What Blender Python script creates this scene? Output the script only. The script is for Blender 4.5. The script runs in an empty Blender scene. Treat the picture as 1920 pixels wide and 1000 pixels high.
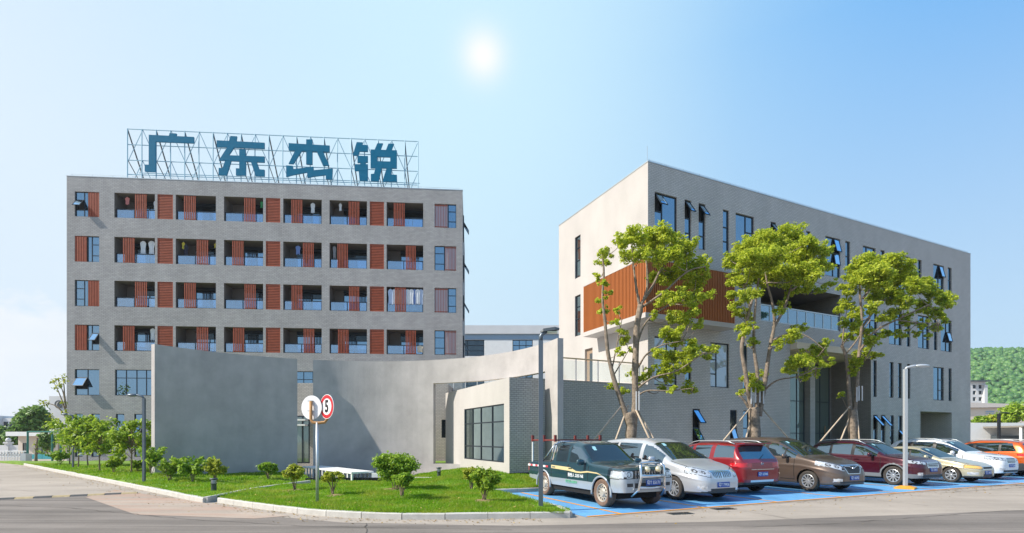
import bpy, math, random
import numpy as np
from mathutils import Vector, Matrix
random.seed(7); RNG = np.random.default_rng(7)
scene = bpy.context.scene
COL = scene.collection
R = math.radians
# ------------------------------------------------------------------ camera
EYE = 1.75; F = 977.0; HZ = 822.0; CXP = 960.0
cam_d = bpy.data.cameras.new('camera'); cam = bpy.data.objects.new('camera', cam_d); COL.objects.link(cam)
cam.location = (0, 0, EYE); cam.rotation_euler = (R(90), 0, 0)
cam_d.sensor_width = 36.0; cam_d.lens = 36.0 * F / 1920.0
cam_d.shift_y = (HZ - 500.0) / 1920.0
cam_d.clip_start = 0.1; cam_d.clip_end = 3000
scene.camera = cam
# ------------------------------------------------------------------ light
SUN = Vector((-1.0, -0.29, 0.90)).normalized()
sun_d = bpy.data.lights.new('sun', 'SUN'); sun_d.energy = 5.0; sun_d.angle = R(0.5); sun_d.color = (1.0, 0.93, 0.82)
sun = bpy.data.objects.new('sun', sun_d); COL.objects.link(sun)
sun.rotation_euler = SUN.to_track_quat('Z', 'Y').to_euler(); sun.location = (-40, -10, 60)
world = bpy.data.worlds.new('World'); scene.world = world; world.use_nodes = True
wt = world.node_tree; wt.nodes.clear()
def wn(t, **k):
    n = wt.nodes.new(t)
    for a, b in k.items(): setattr(n, a, b)
    return n
def wl(a, b): wt.links.new(a, b)
out = wn('ShaderNodeOutputWorld'); bg = wn('ShaderNodeBackground'); bg.inputs[1].default_value = 0.073
wl(bg.outputs[0], out.inputs[0])
sky = wn('ShaderNodeTexSky', sky_type='NISHITA'); sky.sun_disc = False
sky.sun_elevation = math.asin(SUN.z); sky.sun_rotation = math.atan2(SUN.x, SUN.y)
sky.air_density = 1.0; sky.dust_density = 1.2; sky.ozone_density = 1.6
tc = wn('ShaderNodeTexCoord')
def wmath(op, a, b=None, c=None, clamp=False):
    n = wn('ShaderNodeMath', operation=op); n.use_clamp = clamp
    for i, v in enumerate((a, b, c)):
        if v is None: continue
        if hasattr(v, 'is_linked'): wl(v, n.inputs[i])
        else: n.inputs[i].default_value = v
    return n.outputs[0]
def wmix(fac, a, b):
    n = wn('ShaderNodeMix', data_type='RGBA')
    for i, v in ((0, fac), (6, a), (7, b)):
        if hasattr(v, 'is_linked'): wl(v, n.inputs[i])
        else: n.inputs[i].default_value = v
    return n.outputs[2]
sep = wn('ShaderNodeSeparateXYZ'); wl(tc.outputs['Generated'], sep.inputs[0])
dx, dy, dz = sep.outputs
# broad blue over the hazy daylight sky: pale towards the sunny side and the horizon, deeper away from it
blue = wmix(wmath('POWER', wmath('MULTIPLY', wmath('MAXIMUM', dz, 0.0), 1.75, clamp=True), 1.7), (6.3, 8.5, 10.4, 1), (1.4, 4.9, 10.3, 1))
blue = wmix(wmath('MULTIPLY_ADD', dz, 3.0, -1.9, clamp=True), blue, (0.45, 1.9, 5.2, 1))
base = wmix(0.85, sky.outputs[0], blue)
pale = wmath('ADD', wmath('MULTIPLY_ADD', dx, -1.05, 0.10), wmath('MULTIPLY', dy, 0.32))
hor = wmath('POWER', wmath('SUBTRACT', 1.0, wmath('MAXIMUM', dz, 0.0)), 5.0)
pf = wmath('MULTIPLY_ADD', hor, 0.18, pale, clamp=True)
base = wmix(pf, base, (7.5, 8.75, 9.95, 1))
# soft sun-flare glow painted into the sky colour, high over the road
gd = Vector((-0.056, 1.0, 0.735)).normalized()
dot = wn('ShaderNodeVectorMath', operation='DOT_PRODUCT'); wl(tc.outputs['Generated'], dot.inputs[0]); dot.inputs[1].default_value = gd
g1 = wmath('POWER', wmath('MAXIMUM', dot.outputs['Value'], 0.0), 10.0)
g2 = wmath('POWER', wmath('MAXIMUM', dot.outputs['Value'], 0.0), 2000.0)
base = wmix(wmath('MULTIPLY', g1, 0.78), base, (7.0, 9.6, 10.5, 1))
base = wmix(wmath('MULTIPLY', g2, 1.0, clamp=True), base, (10.4, 10.4, 10.4, 1))
# low cumulus bank near the horizon
mp = wn('ShaderNodeMapping'); mp.inputs['Scale'].default_value = (3.2, 3.2, 5.2); wl(tc.outputs['Generated'], mp.inputs[0])
nz = wn('ShaderNodeTexNoise'); nz.inputs['Scale'].default_value = 2.1; nz.inputs['Detail'].default_value = 9; nz.inputs['Roughness'].default_value = 0.58
wl(mp.outputs[0], nz.inputs['Vector'])
band = wmath('SUBTRACT', 1.0, wmath('MULTIPLY', wmath('ABSOLUTE', wmath('SUBTRACT', dz, 0.09)), 4.5), clamp=True)
side = wmath('MULTIPLY_ADD', dx, -2.2, -0.75, clamp=True)
cf = wmath('MULTIPLY', wmath('ADD', nz.outputs['Fac'], wmath('MULTIPLY', band, 0.40)), 1.0)
cf = wmath('MULTIPLY', wmath('SUBTRACT', cf, 0.70), 11.0, clamp=True)
cf = wmath('MULTIPLY', cf, wmath('MULTIPLY', side, 0.95))
cn = wn('ShaderNodeTexNoise'); cn.inputs['Scale'].default_value = 7; cn.inputs['Detail'].default_value = 4; wl(mp.outputs[0], cn.inputs['Vector'])
ccol = wmix(cn.outputs['Fac'], (9.0, 9.4, 9.9, 1), (10.3, 10.3, 10.3, 1))
base = wmix(cf, base, ccol)
wl(base, bg.inputs[0])
vs = scene.view_settings; vs.view_transform = 'Standard'; vs.look = 'None'; vs.exposure = 0.45; vs.gamma = 1.0; vs.use_curve_mapping = False
scene.cycles.max_bounces = 6; scene.cycles.transparent_max_bounces = 12
scene.cycles.caustics_reflective = False; scene.cycles.caustics_refractive = False

# ------------------------------------------------------------------ pixel helpers (photo pixels -> places in the world)
def P(px, py, Y): return Vector(((px - CXP) / F * Y, Y, EYE + (HZ - py) / F * Y))
def G(px, py, g=0.0):
    Y = (EYE - g) * F / (py - HZ); return Vector(((px - CXP) / F * Y, Y, g))
def onp(px, py, O, d):
    k = (px - CXP) / F; s = (k * O[1] - O[0]) / (d[0] - k * d[1]); Y = O[1] + d[1] * s
    return s, EYE + (HZ - py) / F * Y

# ------------------------------------------------------------------ materials
def mat(name, color, rough=0.6, metal=0.0, spec=0.5, noise=0.0, nscale=8.0, bump=0.0, bscale=60.0, coat=0.0, emit=None, vary=0.0, detail=5.0):
    m = bpy.data.materials.new(name); m.use_nodes = True; t = m.node_tree; b = t.nodes['Principled BSDF']
    b.inputs['Base Color'].default_value = (*color, 1); b.inputs['Roughness'].default_value = rough
    b.inputs['Metallic'].default_value = metal; b.inputs['Specular IOR Level'].default_value = spec
    if coat: b.inputs['Coat Weight'].default_value = coat; b.inputs['Coat Roughness'].default_value = 0.03
    co = None
    if noise or bump:
        co = t.nodes.new('ShaderNodeTexCoord')
    if noise:
        n = t.nodes.new('ShaderNodeTexNoise'); n.inputs['Scale'].default_value = nscale; n.inputs['Detail'].default_value = detail; n.inputs['Roughness'].default_value = 0.6
        t.links.new(co.outputs['Object'], n.inputs['Vector'])
        r = t.nodes.new('ShaderNodeMapRange'); r.inputs[1].default_value = 0.25; r.inputs[2].default_value = 0.75
        r.inputs[3].default_value = 1 - noise; r.inputs[4].default_value = 1 + noise
        t.links.new(n.outputs['Fac'], r.inputs[0])
        mx = t.nodes.new('ShaderNodeVectorMath'); mx.operation = 'SCALE'; mx.inputs[0].default_value = color
        t.links.new(r.outputs[0], mx.inputs['Scale']); t.links.new(mx.outputs[0], b.inputs['Base Color'])
    if bump:
        n = t.nodes.new('ShaderNodeTexNoise'); n.inputs['Scale'].default_value = bscale; n.inputs['Detail'].default_value = 3
        t.links.new(co.outputs['Object'], n.inputs['Vector'])
        bp = t.nodes.new('ShaderNodeBump'); bp.inputs['Strength'].default_value = bump; bp.inputs['Distance'].default_value = 0.02
        t.links.new(n.outputs['Fac'], bp.inputs['Height']); t.links.new(bp.outputs[0], b.inputs['Normal'])
    if emit: b.inputs['Emission Color'].default_value = (*emit, 1); b.inputs['Emission Strength'].default_value = 1
    return m
def brick_mat(name, c1, c2, mortar, bw, bh, msize=0.012, rough=0.85, streak=0.10, bump=0.5):
    m = bpy.data.materials.new(name); m.use_nodes = True; t = m.node_tree; b = t.nodes['Principled BSDF']
    b.inputs['Roughness'].default_value = rough; b.inputs['Specular IOR Level'].default_value = 0.25
    co = t.nodes.new('ShaderNodeTexCoord'); s = t.nodes.new('ShaderNodeSeparateXYZ'); t.links.new(co.outputs['Object'], s.inputs[0])
    a = t.nodes.new('ShaderNodeMath'); a.operation = 'ADD'; t.links.new(s.outputs[0], a.inputs[0]); t.links.new(s.outputs[1], a.inputs[1])
    c = t.nodes.new('ShaderNodeCombineXYZ'); t.links.new(a.outputs[0], c.inputs[0]); t.links.new(s.outputs[2], c.inputs[1])
    br = t.nodes.new('ShaderNodeTexBrick'); t.links.new(c.outputs[0], br.inputs['Vector'])
    br.inputs['Scale'].default_value = 1; br.inputs['Brick Width'].default_value = bw; br.inputs['Row Height'].default_value = bh
    br.inputs['Mortar Size'].default_value = msize; br.inputs['Mortar Smooth'].default_value = 0.3
    br.inputs['Color1'].default_value = (*c1, 1); br.inputs['Color2'].default_value = (*c2, 1); br.inputs['Mortar'].default_value = (*mortar, 1)
    n = t.nodes.new('ShaderNodeTexNoise'); n.inputs['Scale'].default_value = 0.8; n.inputs['Detail'].default_value = 7
    mpn = t.nodes.new('ShaderNodeMapping'); mpn.inputs['Scale'].default_value = (1, 1, 0.5); t.links.new(co.outputs['Object'], mpn.inputs[0]); t.links.new(mpn.outputs[0], n.inputs['Vector'])
    r = t.nodes.new('ShaderNodeMapRange'); r.inputs[1].default_value = 0.3; r.inputs[2].default_value = 0.7; r.inputs[3].default_value = 1 - streak; r.inputs[4].default_value = 1 + streak
    t.links.new(n.outputs['Fac'], r.inputs[0])
    mx = t.nodes.new('ShaderNodeVectorMath'); mx.operation = 'SCALE'; t.links.new(br.outputs['Color'], mx.inputs[0]); t.links.new(r.outputs[0], mx.inputs['Scale'])
    t.links.new(mx.outputs[0], b.inputs['Base Color'])
    bp = t.nodes.new('ShaderNodeBump'); bp.invert = True; bp.inputs['Strength'].default_value = bump; bp.inputs['Distance'].default_value = 0.012
    t.links.new(br.outputs['Fac'], bp.inputs['Height']); t.links.new(bp.outputs[0], b.inputs['Normal'])
    return m
def glass_mat(name, dark, refl, f=0.5, rough=0.03, wav=0.0):
    m = bpy.data.materials.new(name); m.use_nodes = True; t = m.node_tree; t.nodes.remove(t.nodes['Principled BSDF'])
    o = t.nodes['Material Output']; d = t.nodes.new('ShaderNodeBsdfDiffuse'); d.inputs[0].default_value = (*dark, 1)
    g = t.nodes.new('ShaderNodeBsdfGlossy'); g.inputs[0].default_value = (*refl, 1); g.inputs['Roughness'].default_value = rough
    lw = t.nodes.new('ShaderNodeLayerWeight'); lw.inputs[0].default_value = 0.25
    r = t.nodes.new('ShaderNodeMapRange'); r.inputs[3].default_value = f; r.inputs[4].default_value = 1.0; t.links.new(lw.outputs['Fresnel'], r.inputs[0])
    mx = t.nodes.new('ShaderNodeMixShader'); t.links.new(r.outputs[0], mx.inputs[0]); t.links.new(d.outputs[0], mx.inputs[1]); t.links.new(g.outputs[0], mx.inputs[2])
    t.links.new(mx.outputs[0], o.inputs['Surface'])
    if wav:
        co = t.nodes.new('ShaderNodeTexCoord'); n = t.nodes.new('ShaderNodeTexNoise'); n.inputs['Scale'].default_value = 0.6
        t.links.new(co.outputs['Object'], n.inputs['Vector']); bp = t.nodes.new('ShaderNodeBump'); bp.inputs['Strength'].default_value = wav; bp.inputs['Distance'].default_value = 0.05
        t.links.new(n.outputs['Fac'], bp.inputs['Height']); t.links.new(bp.outputs[0], g.inputs['Normal'])
    return m
def clear_glass(name, tint=(0.75, 0.88, 0.92), f=0.12):
    m = bpy.data.materials.new(name); m.use_nodes = True; t = m.node_tree; t.nodes.remove(t.nodes['Principled BSDF'])
    o = t.nodes['Material Output']; d = t.nodes.new('ShaderNodeBsdfTransparent'); d.inputs[0].default_value = (*tint, 1)
    g = t.nodes.new('ShaderNodeBsdfGlossy'); g.inputs[0].default_value = (0.8, 0.9, 1, 1); g.inputs['Roughness'].default_value = 0.02
    lw = t.nodes.new('ShaderNodeLayerWeight'); lw.inputs[0].default_value = 0.3
    r = t.nodes.new('ShaderNodeMapRange'); r.inputs[3].default_value = f; r.inputs[4].default_value = 1.0; t.links.new(lw.outputs['Fresnel'], r.inputs[0])
    mx = t.nodes.new('ShaderNodeMixShader'); t.links.new(r.outputs[0], mx.inputs[0]); t.links.new(d.outputs[0], mx.inputs[1]); t.links.new(g.outputs[0], mx.inputs[2])
    t.links.new(mx.outputs[0], o.inputs['Surface']); return m
def leaf_mat(name, dark, lite, transl=0.35, patch=None):
    m = bpy.data.materials.new(name); m.use_nodes = True; t = m.node_tree; b = t.nodes['Principled BSDF']; o = t.nodes['Material Output']
    g = t.nodes.new('ShaderNodeNewGeometry'); cr = t.nodes.new('ShaderNodeValToRGB')
    cr.color_ramp.elements[0].color = (*dark, 1); cr.color_ramp.elements[1].color = (*lite, 1)
    t.links.new(g.outputs['Random Per Island'], cr.inputs[0]); t.links.new(cr.outputs[0], b.inputs['Base Color'])
    b.inputs['Roughness'].default_value = 0.45; b.inputs['Specular IOR Level'].default_value = 0.35
    src = cr.outputs[0]
    if patch:
        co = t.nodes.new('ShaderNodeTexCoord'); n = t.nodes.new('ShaderNodeTexNoise'); n.inputs['Scale'].default_value = 0.9; n.inputs['Detail'].default_value = 6; n.inputs['Roughness'].default_value = .65
        t.links.new(co.outputs['Object'], n.inputs['Vector']); r = t.nodes.new('ShaderNodeMapRange'); r.inputs[1].default_value = .46; r.inputs[2].default_value = .68; r.inputs[4].default_value = .85; t.links.new(n.outputs['Fac'], r.inputs[0])
        mm = t.nodes.new('ShaderNodeMix'); mm.data_type = 'RGBA'; t.links.new(r.outputs[0], mm.inputs[0]); t.links.new(src, mm.inputs[6]); mm.inputs[7].default_value = (*patch, 1); src = mm.outputs[2]; t.links.new(src, b.inputs['Base Color'])
    tr = t.nodes.new('ShaderNodeBsdfTranslucent'); t.links.new(src, tr.inputs[0])
    mx = t.nodes.new('ShaderNodeMixShader'); mx.inputs[0].default_value = transl
    t.links.new(b.outputs[0], mx.inputs[1]); t.links.new(tr.outputs[0], mx.inputs[2]); t.links.new(mx.outputs[0], o.inputs['Surface'])
    return m
M = {}
M['brick'] = brick_mat('grey brick', (0.42, 0.408, 0.40), (0.35, 0.342, 0.337), (0.20, 0.195, 0.19), 0.26, 0.10, 0.011)
M['brick_small'] = brick_mat('grey brick cladding', (0.55, 0.53, 0.505), (0.49, 0.472, 0.45), (0.30, 0.29, 0.275), 0.22, 0.085, 0.011, streak=0.07)
M['brick_dark'] = brick_mat('dark grey brick', (0.50, 0.46, 0.42), (0.43, 0.40, 0.365), (0.24, 0.225, 0.21), 0.20, 0.08, 0.011)
M['plaster'] = brick_mat('smooth plaster', (0.475, 0.448, 0.425), (0.465, 0.438, 0.418), (0.445, 0.422, 0.402), 1.2, 0.6, 0.006, streak=0.07, bump=0.15)
M['cast'] = brick_mat('cast concrete', (0.47, 0.45, 0.435), (0.455, 0.435, 0.425), (0.42, 0.405, 0.395), 1.2, 0.6, 0.008, streak=0.10, bump=0.25)
M['soffit'] = mat('cream soffit', (0.62, 0.53, 0.40), 0.8)
M['white'] = mat('white paint', (0.78, 0.78, 0.76), 0.6, noise=0.05, nscale=1.5)
M['offwhite'] = mat('off white render', (0.62, 0.62, 0.62), 0.7, noise=0.06, nscale=0.7)
M['frame'] = mat('dark blue grey aluminium', (0.022, 0.032, 0.045), 0.35, 0.3)
M['wood_red'] = mat('red brown slats', (0.33, 0.068, 0.026), 0.6, noise=0.18, nscale=3)
M['wood_orange'] = mat('orange brown slats', (0.41, 0.122, 0.024), 0.55, noise=0.16, nscale=3)
M['wood_back'] = mat('backing board', (0.10, 0.035, 0.018), 0.8)
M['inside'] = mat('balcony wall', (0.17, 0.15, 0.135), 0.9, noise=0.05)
M['room'] = mat('dark room', (0.02, 0.02, 0.022), 0.9)
M['glass'] = glass_mat('window glass', (0.012, 0.02, 0.03), (0.50, 0.74, 0.95), 0.42, wav=0.12)
M['glass_dark'] = glass_mat('dim window glass', (0.010, 0.013, 0.016), (0.45, 0.55, 0.60), 0.08, wav=0.10)
M['glass_green'] = glass_mat('green window glass', (0.15, 0.18, 0.16), (0.6, 0.75, 0.75), 0.20, wav=0.10)
M['rail_glass'] = clear_glass('railing glass', (0.50, 0.70, 0.86), 0.30)
M['terr_glass'] = clear_glass('terrace glass', (0.93, 0.96, 0.95), 0.0)
M['curtain'] = mat('pale curtain', (0.62, 0.66, 0.68), 0.8, noise=0.12, nscale=6)
M['steel'] = mat('galvanised steel', (0.50, 0.54, 0.56), 0.4, 0.6)
M['truss'] = mat('pale blue painted steel', (0.24, 0.42, 0.52), 0.5, 0.1)
M['truss_dark'] = mat('dark bracing steel', (0.10, 0.11, 0.12), 0.5, 0.3)
M['teal'] = mat('teal sign panel', (0.003, 0.14, 0.25), 0.6, spec=0.15, noise=0.10, nscale=4)
M['pole'] = mat('grey lamp paint', (0.12, 0.15, 0.18), 0.35, 0.4)
M['pole_light'] = mat('silver lamp paint', (0.55, 0.57, 0.58), 0.35, 0.4)
M['led'] = mat('lamp lens', (0.62, 0.66, 0.5), 0.2)
M['black'] = mat('black rubber', (0.012, 0.012, 0.013), 0.6)
M['granite'] = mat('dark granite', (0.016, 0.017, 0.02), 0.6, spec=.2, noise=0.2, nscale=30)
M['kerb'] = mat('kerb concrete', (0.50, 0.48, 0.44), 0.85, noise=0.15, nscale=5, bump=0.2)
M['soil'] = mat('dry soil', (0.30, 0.20, 0.12), 0.95, noise=0.35, nscale=20, bump=0.6, bscale=40)
M['rust'] = mat('rusty pipe', (0.42, 0.22, 0.08), 0.7, noise=0.35, nscale=30)
M['grey_dark'] = mat('dark grey metal', (0.07, 0.085, 0.095), 0.5, 0.2)
M['bark'] = mat('bark', (0.235, 0.185, 0.14), 0.95, noise=0.55, nscale=9, bump=1.0, bscale=18, detail=9)
M['twig'] = mat('twig bark', (0.22, 0.17, 0.11), 0.9, noise=0.25, nscale=14)
M['stake'] = mat('weathered timber pole', (0.50, 0.40, 0.30), 0.8, noise=0.2, nscale=9)
M['leaf'] = leaf_mat('camphor leaves', (0.27, 0.38, 0.02), (0.72, 0.76, 0.09), 0.55)
M['leaf_bush'] = leaf_mat('bush leaves', (0.12, 0.26, 0.015), (0.42, 0.58, 0.06), 0.45)
M['leaf_yel'] = leaf_mat('yellow green leaves', (0.19, 0.27, 0.02), (0.58, 0.60, 0.07), 0.42)
M['leaf_young'] = leaf_mat('young tree leaves', (0.14, 0.27, 0.02), (0.47, 0.60, 0.06), 0.45)
M['leaf_far'] = leaf_mat('far tree leaves', (0.08, 0.19, 0.04), (0.26, 0.40, 0.10), 0.35)
M['grassb'] = leaf_mat('grass blades', (0.11, 0.26, 0.008), (0.30, 0.50, 0.02), 0.5, patch=(0.42, 0.44, 0.06))

# ------------------------------------------------------------------ object helpers
def link(name, data, parent=None, loc=None, rot=None, kind=None):
    o = bpy.data.objects.new(name, data); COL.objects.link(o)
    if parent is not None: o.parent = parent
    if loc is not None: o.location = loc
    if rot is not None: o.rotation_euler = rot
    if kind: o['kind'] = kind
    return o
def mesh(name, verts, faces, mats, smooth=False, fm=None):
    me = bpy.data.meshes.new(name)
    me.from_pydata([tuple(v) for v in verts], [], faces)
    for m in (mats if isinstance(mats, (list, tuple)) else [mats]): me.materials.append(m)
    if fm is not None: me.polygons.foreach_set('material_index', fm)
    if smooth: me.polygons.foreach_set('use_smooth', [True] * len(me.polygons))
    me.update(); return me
def thing(name, label, cat, loc=(0, 0, 0), rz=0.0, group=None):
    o = link(name, None, None, loc, (0, 0, rz)); o.empty_display_size = 0.3
    o['label'] = label; o['category'] = cat
    if group: o['group'] = group
    return o
def tag(o, label, cat, group=None):
    o['label'] = label; o['category'] = cat
    if group: o['group'] = group
    return o
class MB:
    def __init__(s): s.v = []; s.f = []; s.m = []
    def add(s, vs, fs, mi=0):
        b = len(s.v); s.v += [tuple(v) for v in vs]; s.f += [tuple(i + b for i in f) for f in fs]; s.m += [mi] * len(fs)
    def box(s, x0, x1, y0, y1, z0, z1, mi=0):
        s.add([(x0, y0, z0), (x1, y0, z0), (x1, y1, z0), (x0, y1, z0), (x0, y0, z1), (x1, y0, z1), (x1, y1, z1), (x0, y1, z1)],
              [(0, 3, 2, 1), (4, 5, 6, 7), (0, 1, 5, 4), (1, 2, 6, 5), (2, 3, 7, 6), (3, 0, 4, 7)], mi)
    def obox(s, o, u, v, w, mi=0):
        o, u, v, w = map(Vector, (o, u, v, w))
        s.add([o, o + u, o + u + v, o + v, o + w, o + u + w, o + u + v + w, o + v + w],
              [(0, 3, 2, 1), (4, 5, 6, 7), (0, 1, 5, 4), (1, 2, 6, 5), (2, 3, 7, 6), (3, 0, 4, 7)], mi)
    def tube(s, pts, rad, n=8, mi=0, cap=True):
        pts = [Vector(p) for p in pts]; rad = rad if isinstance(rad, (list, tuple)) else [rad] * len(pts)
        b = len(s.v); prev = None
        for i, p in enumerate(pts):
            t = (pts[min(i + 1, len(pts) - 1)] - pts[max(i - 1, 0)]).normalized()
            if prev is None:
                a = Vector((0, 0, 1)) if abs(t.z) < 0.9 else Vector((1, 0, 0)); x = t.cross(a).normalized()
            else:
                x = (prev - t * prev.dot(t)).normalized()
            prev = x; y = t.cross(x)
            for k in range(n):
                an = 2 * math.pi * k / n; s.v.append(tuple(p + (x * math.cos(an) + y * math.sin(an)) * rad[i]))
        for i in range(len(pts) - 1):
            for k in range(n):
                k2 = (k + 1) % n; s.f.append((b + i * n + k, b + i * n + k2, b + (i + 1) * n + k2, b + (i + 1) * n + k)); s.m.append(mi)
        if cap:
            s.f.append(tuple(b + k for k in reversed(range(n)))); s.m.append(mi)
            e = b + (len(pts) - 1) * n; s.f.append(tuple(e + k for k in range(n))); s.m.append(mi)
    def lathe(s, prof, n=24, mi=0, axis='z', o=(0, 0, 0)):
        b = len(s.v)
        for r_, h in prof:
            for k in range(n):
                a = 2 * math.pi * k / n; c, d = r_ * math.cos(a), r_ * math.sin(a)
                p = (c, d, h) if axis == 'z' else (c, h, d)
                s.v.append((p[0] + o[0], p[1] + o[1], p[2] + o[2]))
        for i in range(len(prof) - 1):
            for k in range(n):
                k2 = (k + 1) % n; q = (b + i * n + k, b + i * n + k2, b + (i + 1) * n + k2, b + (i + 1) * n + k)
                s.f.append(q if axis == 'z' else q[::-1]); s.m.append(mi)
    def prism(s, poly, y0, y1, mi=0):       # polygon in (x,z), extruded along y
        n = len(poly); vs = [(p[0], y0, p[1]) for p in poly] + [(p[0], y1, p[1]) for p in poly]
        fs = [tuple(range(n)), tuple(reversed(range(n, 2 * n)))] + [(i, i + n, (i + 1) % n + n, (i + 1) % n) for i in range(n)]
        s.add(vs, fs, mi)
    def mesh(s, name, mats, smooth=False): return mesh(name, s.v, s.f, mats, smooth, s.m)
    def build(s, name, mats, parent=None, smooth=False, kind=None): return link(name, s.mesh(name, mats, smooth), parent, kind=kind)
_unit = {}
def unit_box(m):
    if m.name not in _unit:
        b = MB(); b.box(0, 1, 0, 1, 0, 1); _unit[m.name] = b.mesh('block', m)
    return _unit[m.name]
def blk(name, m, parent, x0, x1, y0, y1, z0, z1):      # a box piece that shares mesh data
    o = link(name, unit_box(m), parent, (x0, y0, z0)); o.scale = (x1 - x0, y1 - y0, z1 - z0); return o
_rod = {}
def rod(name, m, parent, a, b, r):                     # a straight bar that shares mesh data
    if m.name not in _rod:
        q = MB(); q.tube([(0, 0, 0), (0, 0, 1)], 1.0, 6); _rod[m.name] = q.mesh('rod', m)
    a, b = Vector(a), Vector(b); d = b - a
    o = link(name, _rod[m.name], parent, a); o.rotation_euler = d.to_track_quat('Z', 'Y').to_euler(); o.scale = (r, r, d.length); return o
def text_mesh(s, size, m, depth=0.0, align='CENTER', bold=0.0):
    c = bpy.data.curves.new('lettering', 'FONT'); c.body = s; c.size = size; c.align_x = align; c.align_y = 'CENTER'; c.extrude = depth; c.offset = bold; c.resolution_u = 3
    o = bpy.data.objects.new('lettering', c); COL.objects.link(o)
    dg = bpy.context.evaluated_depsgraph_get(); me = bpy.data.meshes.new_from_object(o.evaluated_get(dg))
    bpy.data.objects.remove(o); bpy.data.curves.remove(c)
    me.materials.clear(); me.materials.append(m); return me
def leaves(centers, radii, n_per, lsize, flat=0.7, up=0.5, rng=RNG, shell=0.55):
    """leaf-sized folded quads spread through clump volumes -> verts, faces arrays"""
    C, Rr = [], []
    for c, r, n in zip(centers, radii, n_per):
        n = int(n); d = rng.normal(size=(n, 3)); d /= np.linalg.norm(d, axis=1)[:, None]
        rad = r * (shell + (1 - shell) * rng.random(n)) ** 1.0 * np.where(rng.random(n) < 0.18, 1.22, 1.0)
        lump = 1 + 0.28 * np.sin(d[:, 0] * 5 + c[0] * 9) * np.sin(d[:, 1] * 4.3 + c[1] * 7) + 0.2 * np.sin(d[:, 2] * 6 + c[2] * 11)
        p = np.array(c)[None] + d * (rad * lump)[:, None] * np.array([1, 1, flat])[None]
        C.append(p); Rr.append(d)
    p = np.concatenate(C); d = np.concatenate(Rr); n = len(p)
    nor = d * 0.55 + rng.normal(size=(n, 3)) * 0.55 + np.array([0, 0, up]); nor /= np.linalg.norm(nor, axis=1)[:, None]
    t = np.cross(nor, rng.normal(size=(n, 3))); t /= np.linalg.norm(t, axis=1)[:, None] + 1e-9
    b = np.cross(nor, t); L = lsize * (0.65 + 0.7 * rng.random(n))[:, None]
    v = np.empty((n, 4, 3)); v[:, 0] = p - t * L * 0.5; v[:, 1] = p + b * L * 0.27 + nor * L * 0.07; v[:, 2] = p + t * L * 0.5 - nor * L * 0.1; v[:, 3] = p - b * L * 0.27 + nor * L * 0.07
    return v.reshape(-1, 3)
def quads_mesh(name, v, m, per=4):
    n = len(v) // per; me = bpy.data.meshes.new(name)
    me.vertices.add(n * per); me.vertices.foreach_set('co', np.ascontiguousarray(v, dtype=np.float32).ravel())
    me.loops.add(n * per); me.loops.foreach_set('vertex_index', np.arange(n * per, dtype=np.int32))
    me.polygons.add(n); me.polygons.foreach_set('loop_start', np.arange(0, n * per, per, dtype=np.int32)); me.polygons.foreach_set('loop_total', np.full(n, per, dtype=np.int32))
    me.materials.append(m); me.update(); me.validate(); return me
# ================================================================== THE GROUND
def ground_mat(name, c, stre, tint2=None, cracks=True):
    m = bpy.data.materials.new(name); m.use_nodes = True; t = m.node_tree; b = t.nodes['Principled BSDF']; b.inputs['Roughness'].default_value = 0.85; b.inputs['Specular IOR Level'].default_value = 0.3
    co = t.nodes.new('ShaderNodeTexCoord')
    def noise(scale, sc=(1, 1, 1), rot=0.0, det=6):
        mp = t.nodes.new('ShaderNodeMapping'); mp.inputs['Scale'].default_value = sc; mp.inputs['Rotation'].default_value = (0, 0, rot); t.links.new(co.outputs['Object'], mp.inputs[0])
        n = t.nodes.new('ShaderNodeTexNoise'); n.inputs['Scale'].default_value = scale; n.inputs['Detail'].default_value = det; n.inputs['Roughness'].default_value = 0.62; t.links.new(mp.outputs[0], n.inputs['Vector']); return n.outputs['Fac']
    def mr(v, a, b_, lo, hi):
        r = t.nodes.new('ShaderNodeMapRange'); r.inputs[1].default_value = a; r.inputs[2].default_value = b_; r.inputs[3].default_value = lo; r.inputs[4].default_value = hi; t.links.new(v, r.inputs[0]); return r.outputs[0]
    def mul(a, b_):
        n = t.nodes.new('ShaderNodeMath'); n.operation = 'MULTIPLY'; t.links.new(a, n.inputs[0]); t.links.new(b_, n.inputs[1]); return n.outputs[0]
    f = mul(mr(noise(0.35), 0.3, 0.7, 0.84, 1.14), mr(noise(0.9, (0.10, 2.2, 1), 0.05), 0.35, 0.72, 1.08, 1 - stre))
    f = mul(f, mr(noise(2.6, (0.05, 3.0, 1), -0.06), 0.5, 0.75, 1.0, 1 - stre * 0.9))
    f = mul(f, mr(noise(45, det=3), 0.25, 0.75, 0.86, 1.12))
    f = mul(f, mr(noise(7.0), 0.55, 0.72, 1.0, 0.88))
    s = t.nodes.new('ShaderNodeVectorMath'); s.operation = 'SCALE'; s.inputs[0].default_value = c; t.links.new(f, s.inputs['Scale']); col = s.outputs[0]
    if tint2:
        mx = t.nodes.new('ShaderNodeMix'); mx.data_type = 'RGBA'; t.links.new(mr(noise(1.3, (0.25, 1.6, 1), 0.2), 0.42, 0.66, 0, 0.7), mx.inputs[0]); t.links.new(col, mx.inputs[6]); mx.inputs[7].default_value = (*tint2, 1); col = mx.outputs[2]
    t.links.new(col, b.inputs['Base Color'])
    bp = t.nodes.new('ShaderNodeBump'); bp.inputs['Strength'].default_value = 0.35; bp.inputs['Distance'].default_value = 0.01; t.links.new(noise(90, det=2), bp.inputs['Height']); t.links.new(bp.outputs[0], b.inputs['Normal'])
    return m
M['concrete'] = ground_mat('worn concrete road', (0.37, 0.32, 0.27), 0.10)
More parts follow.
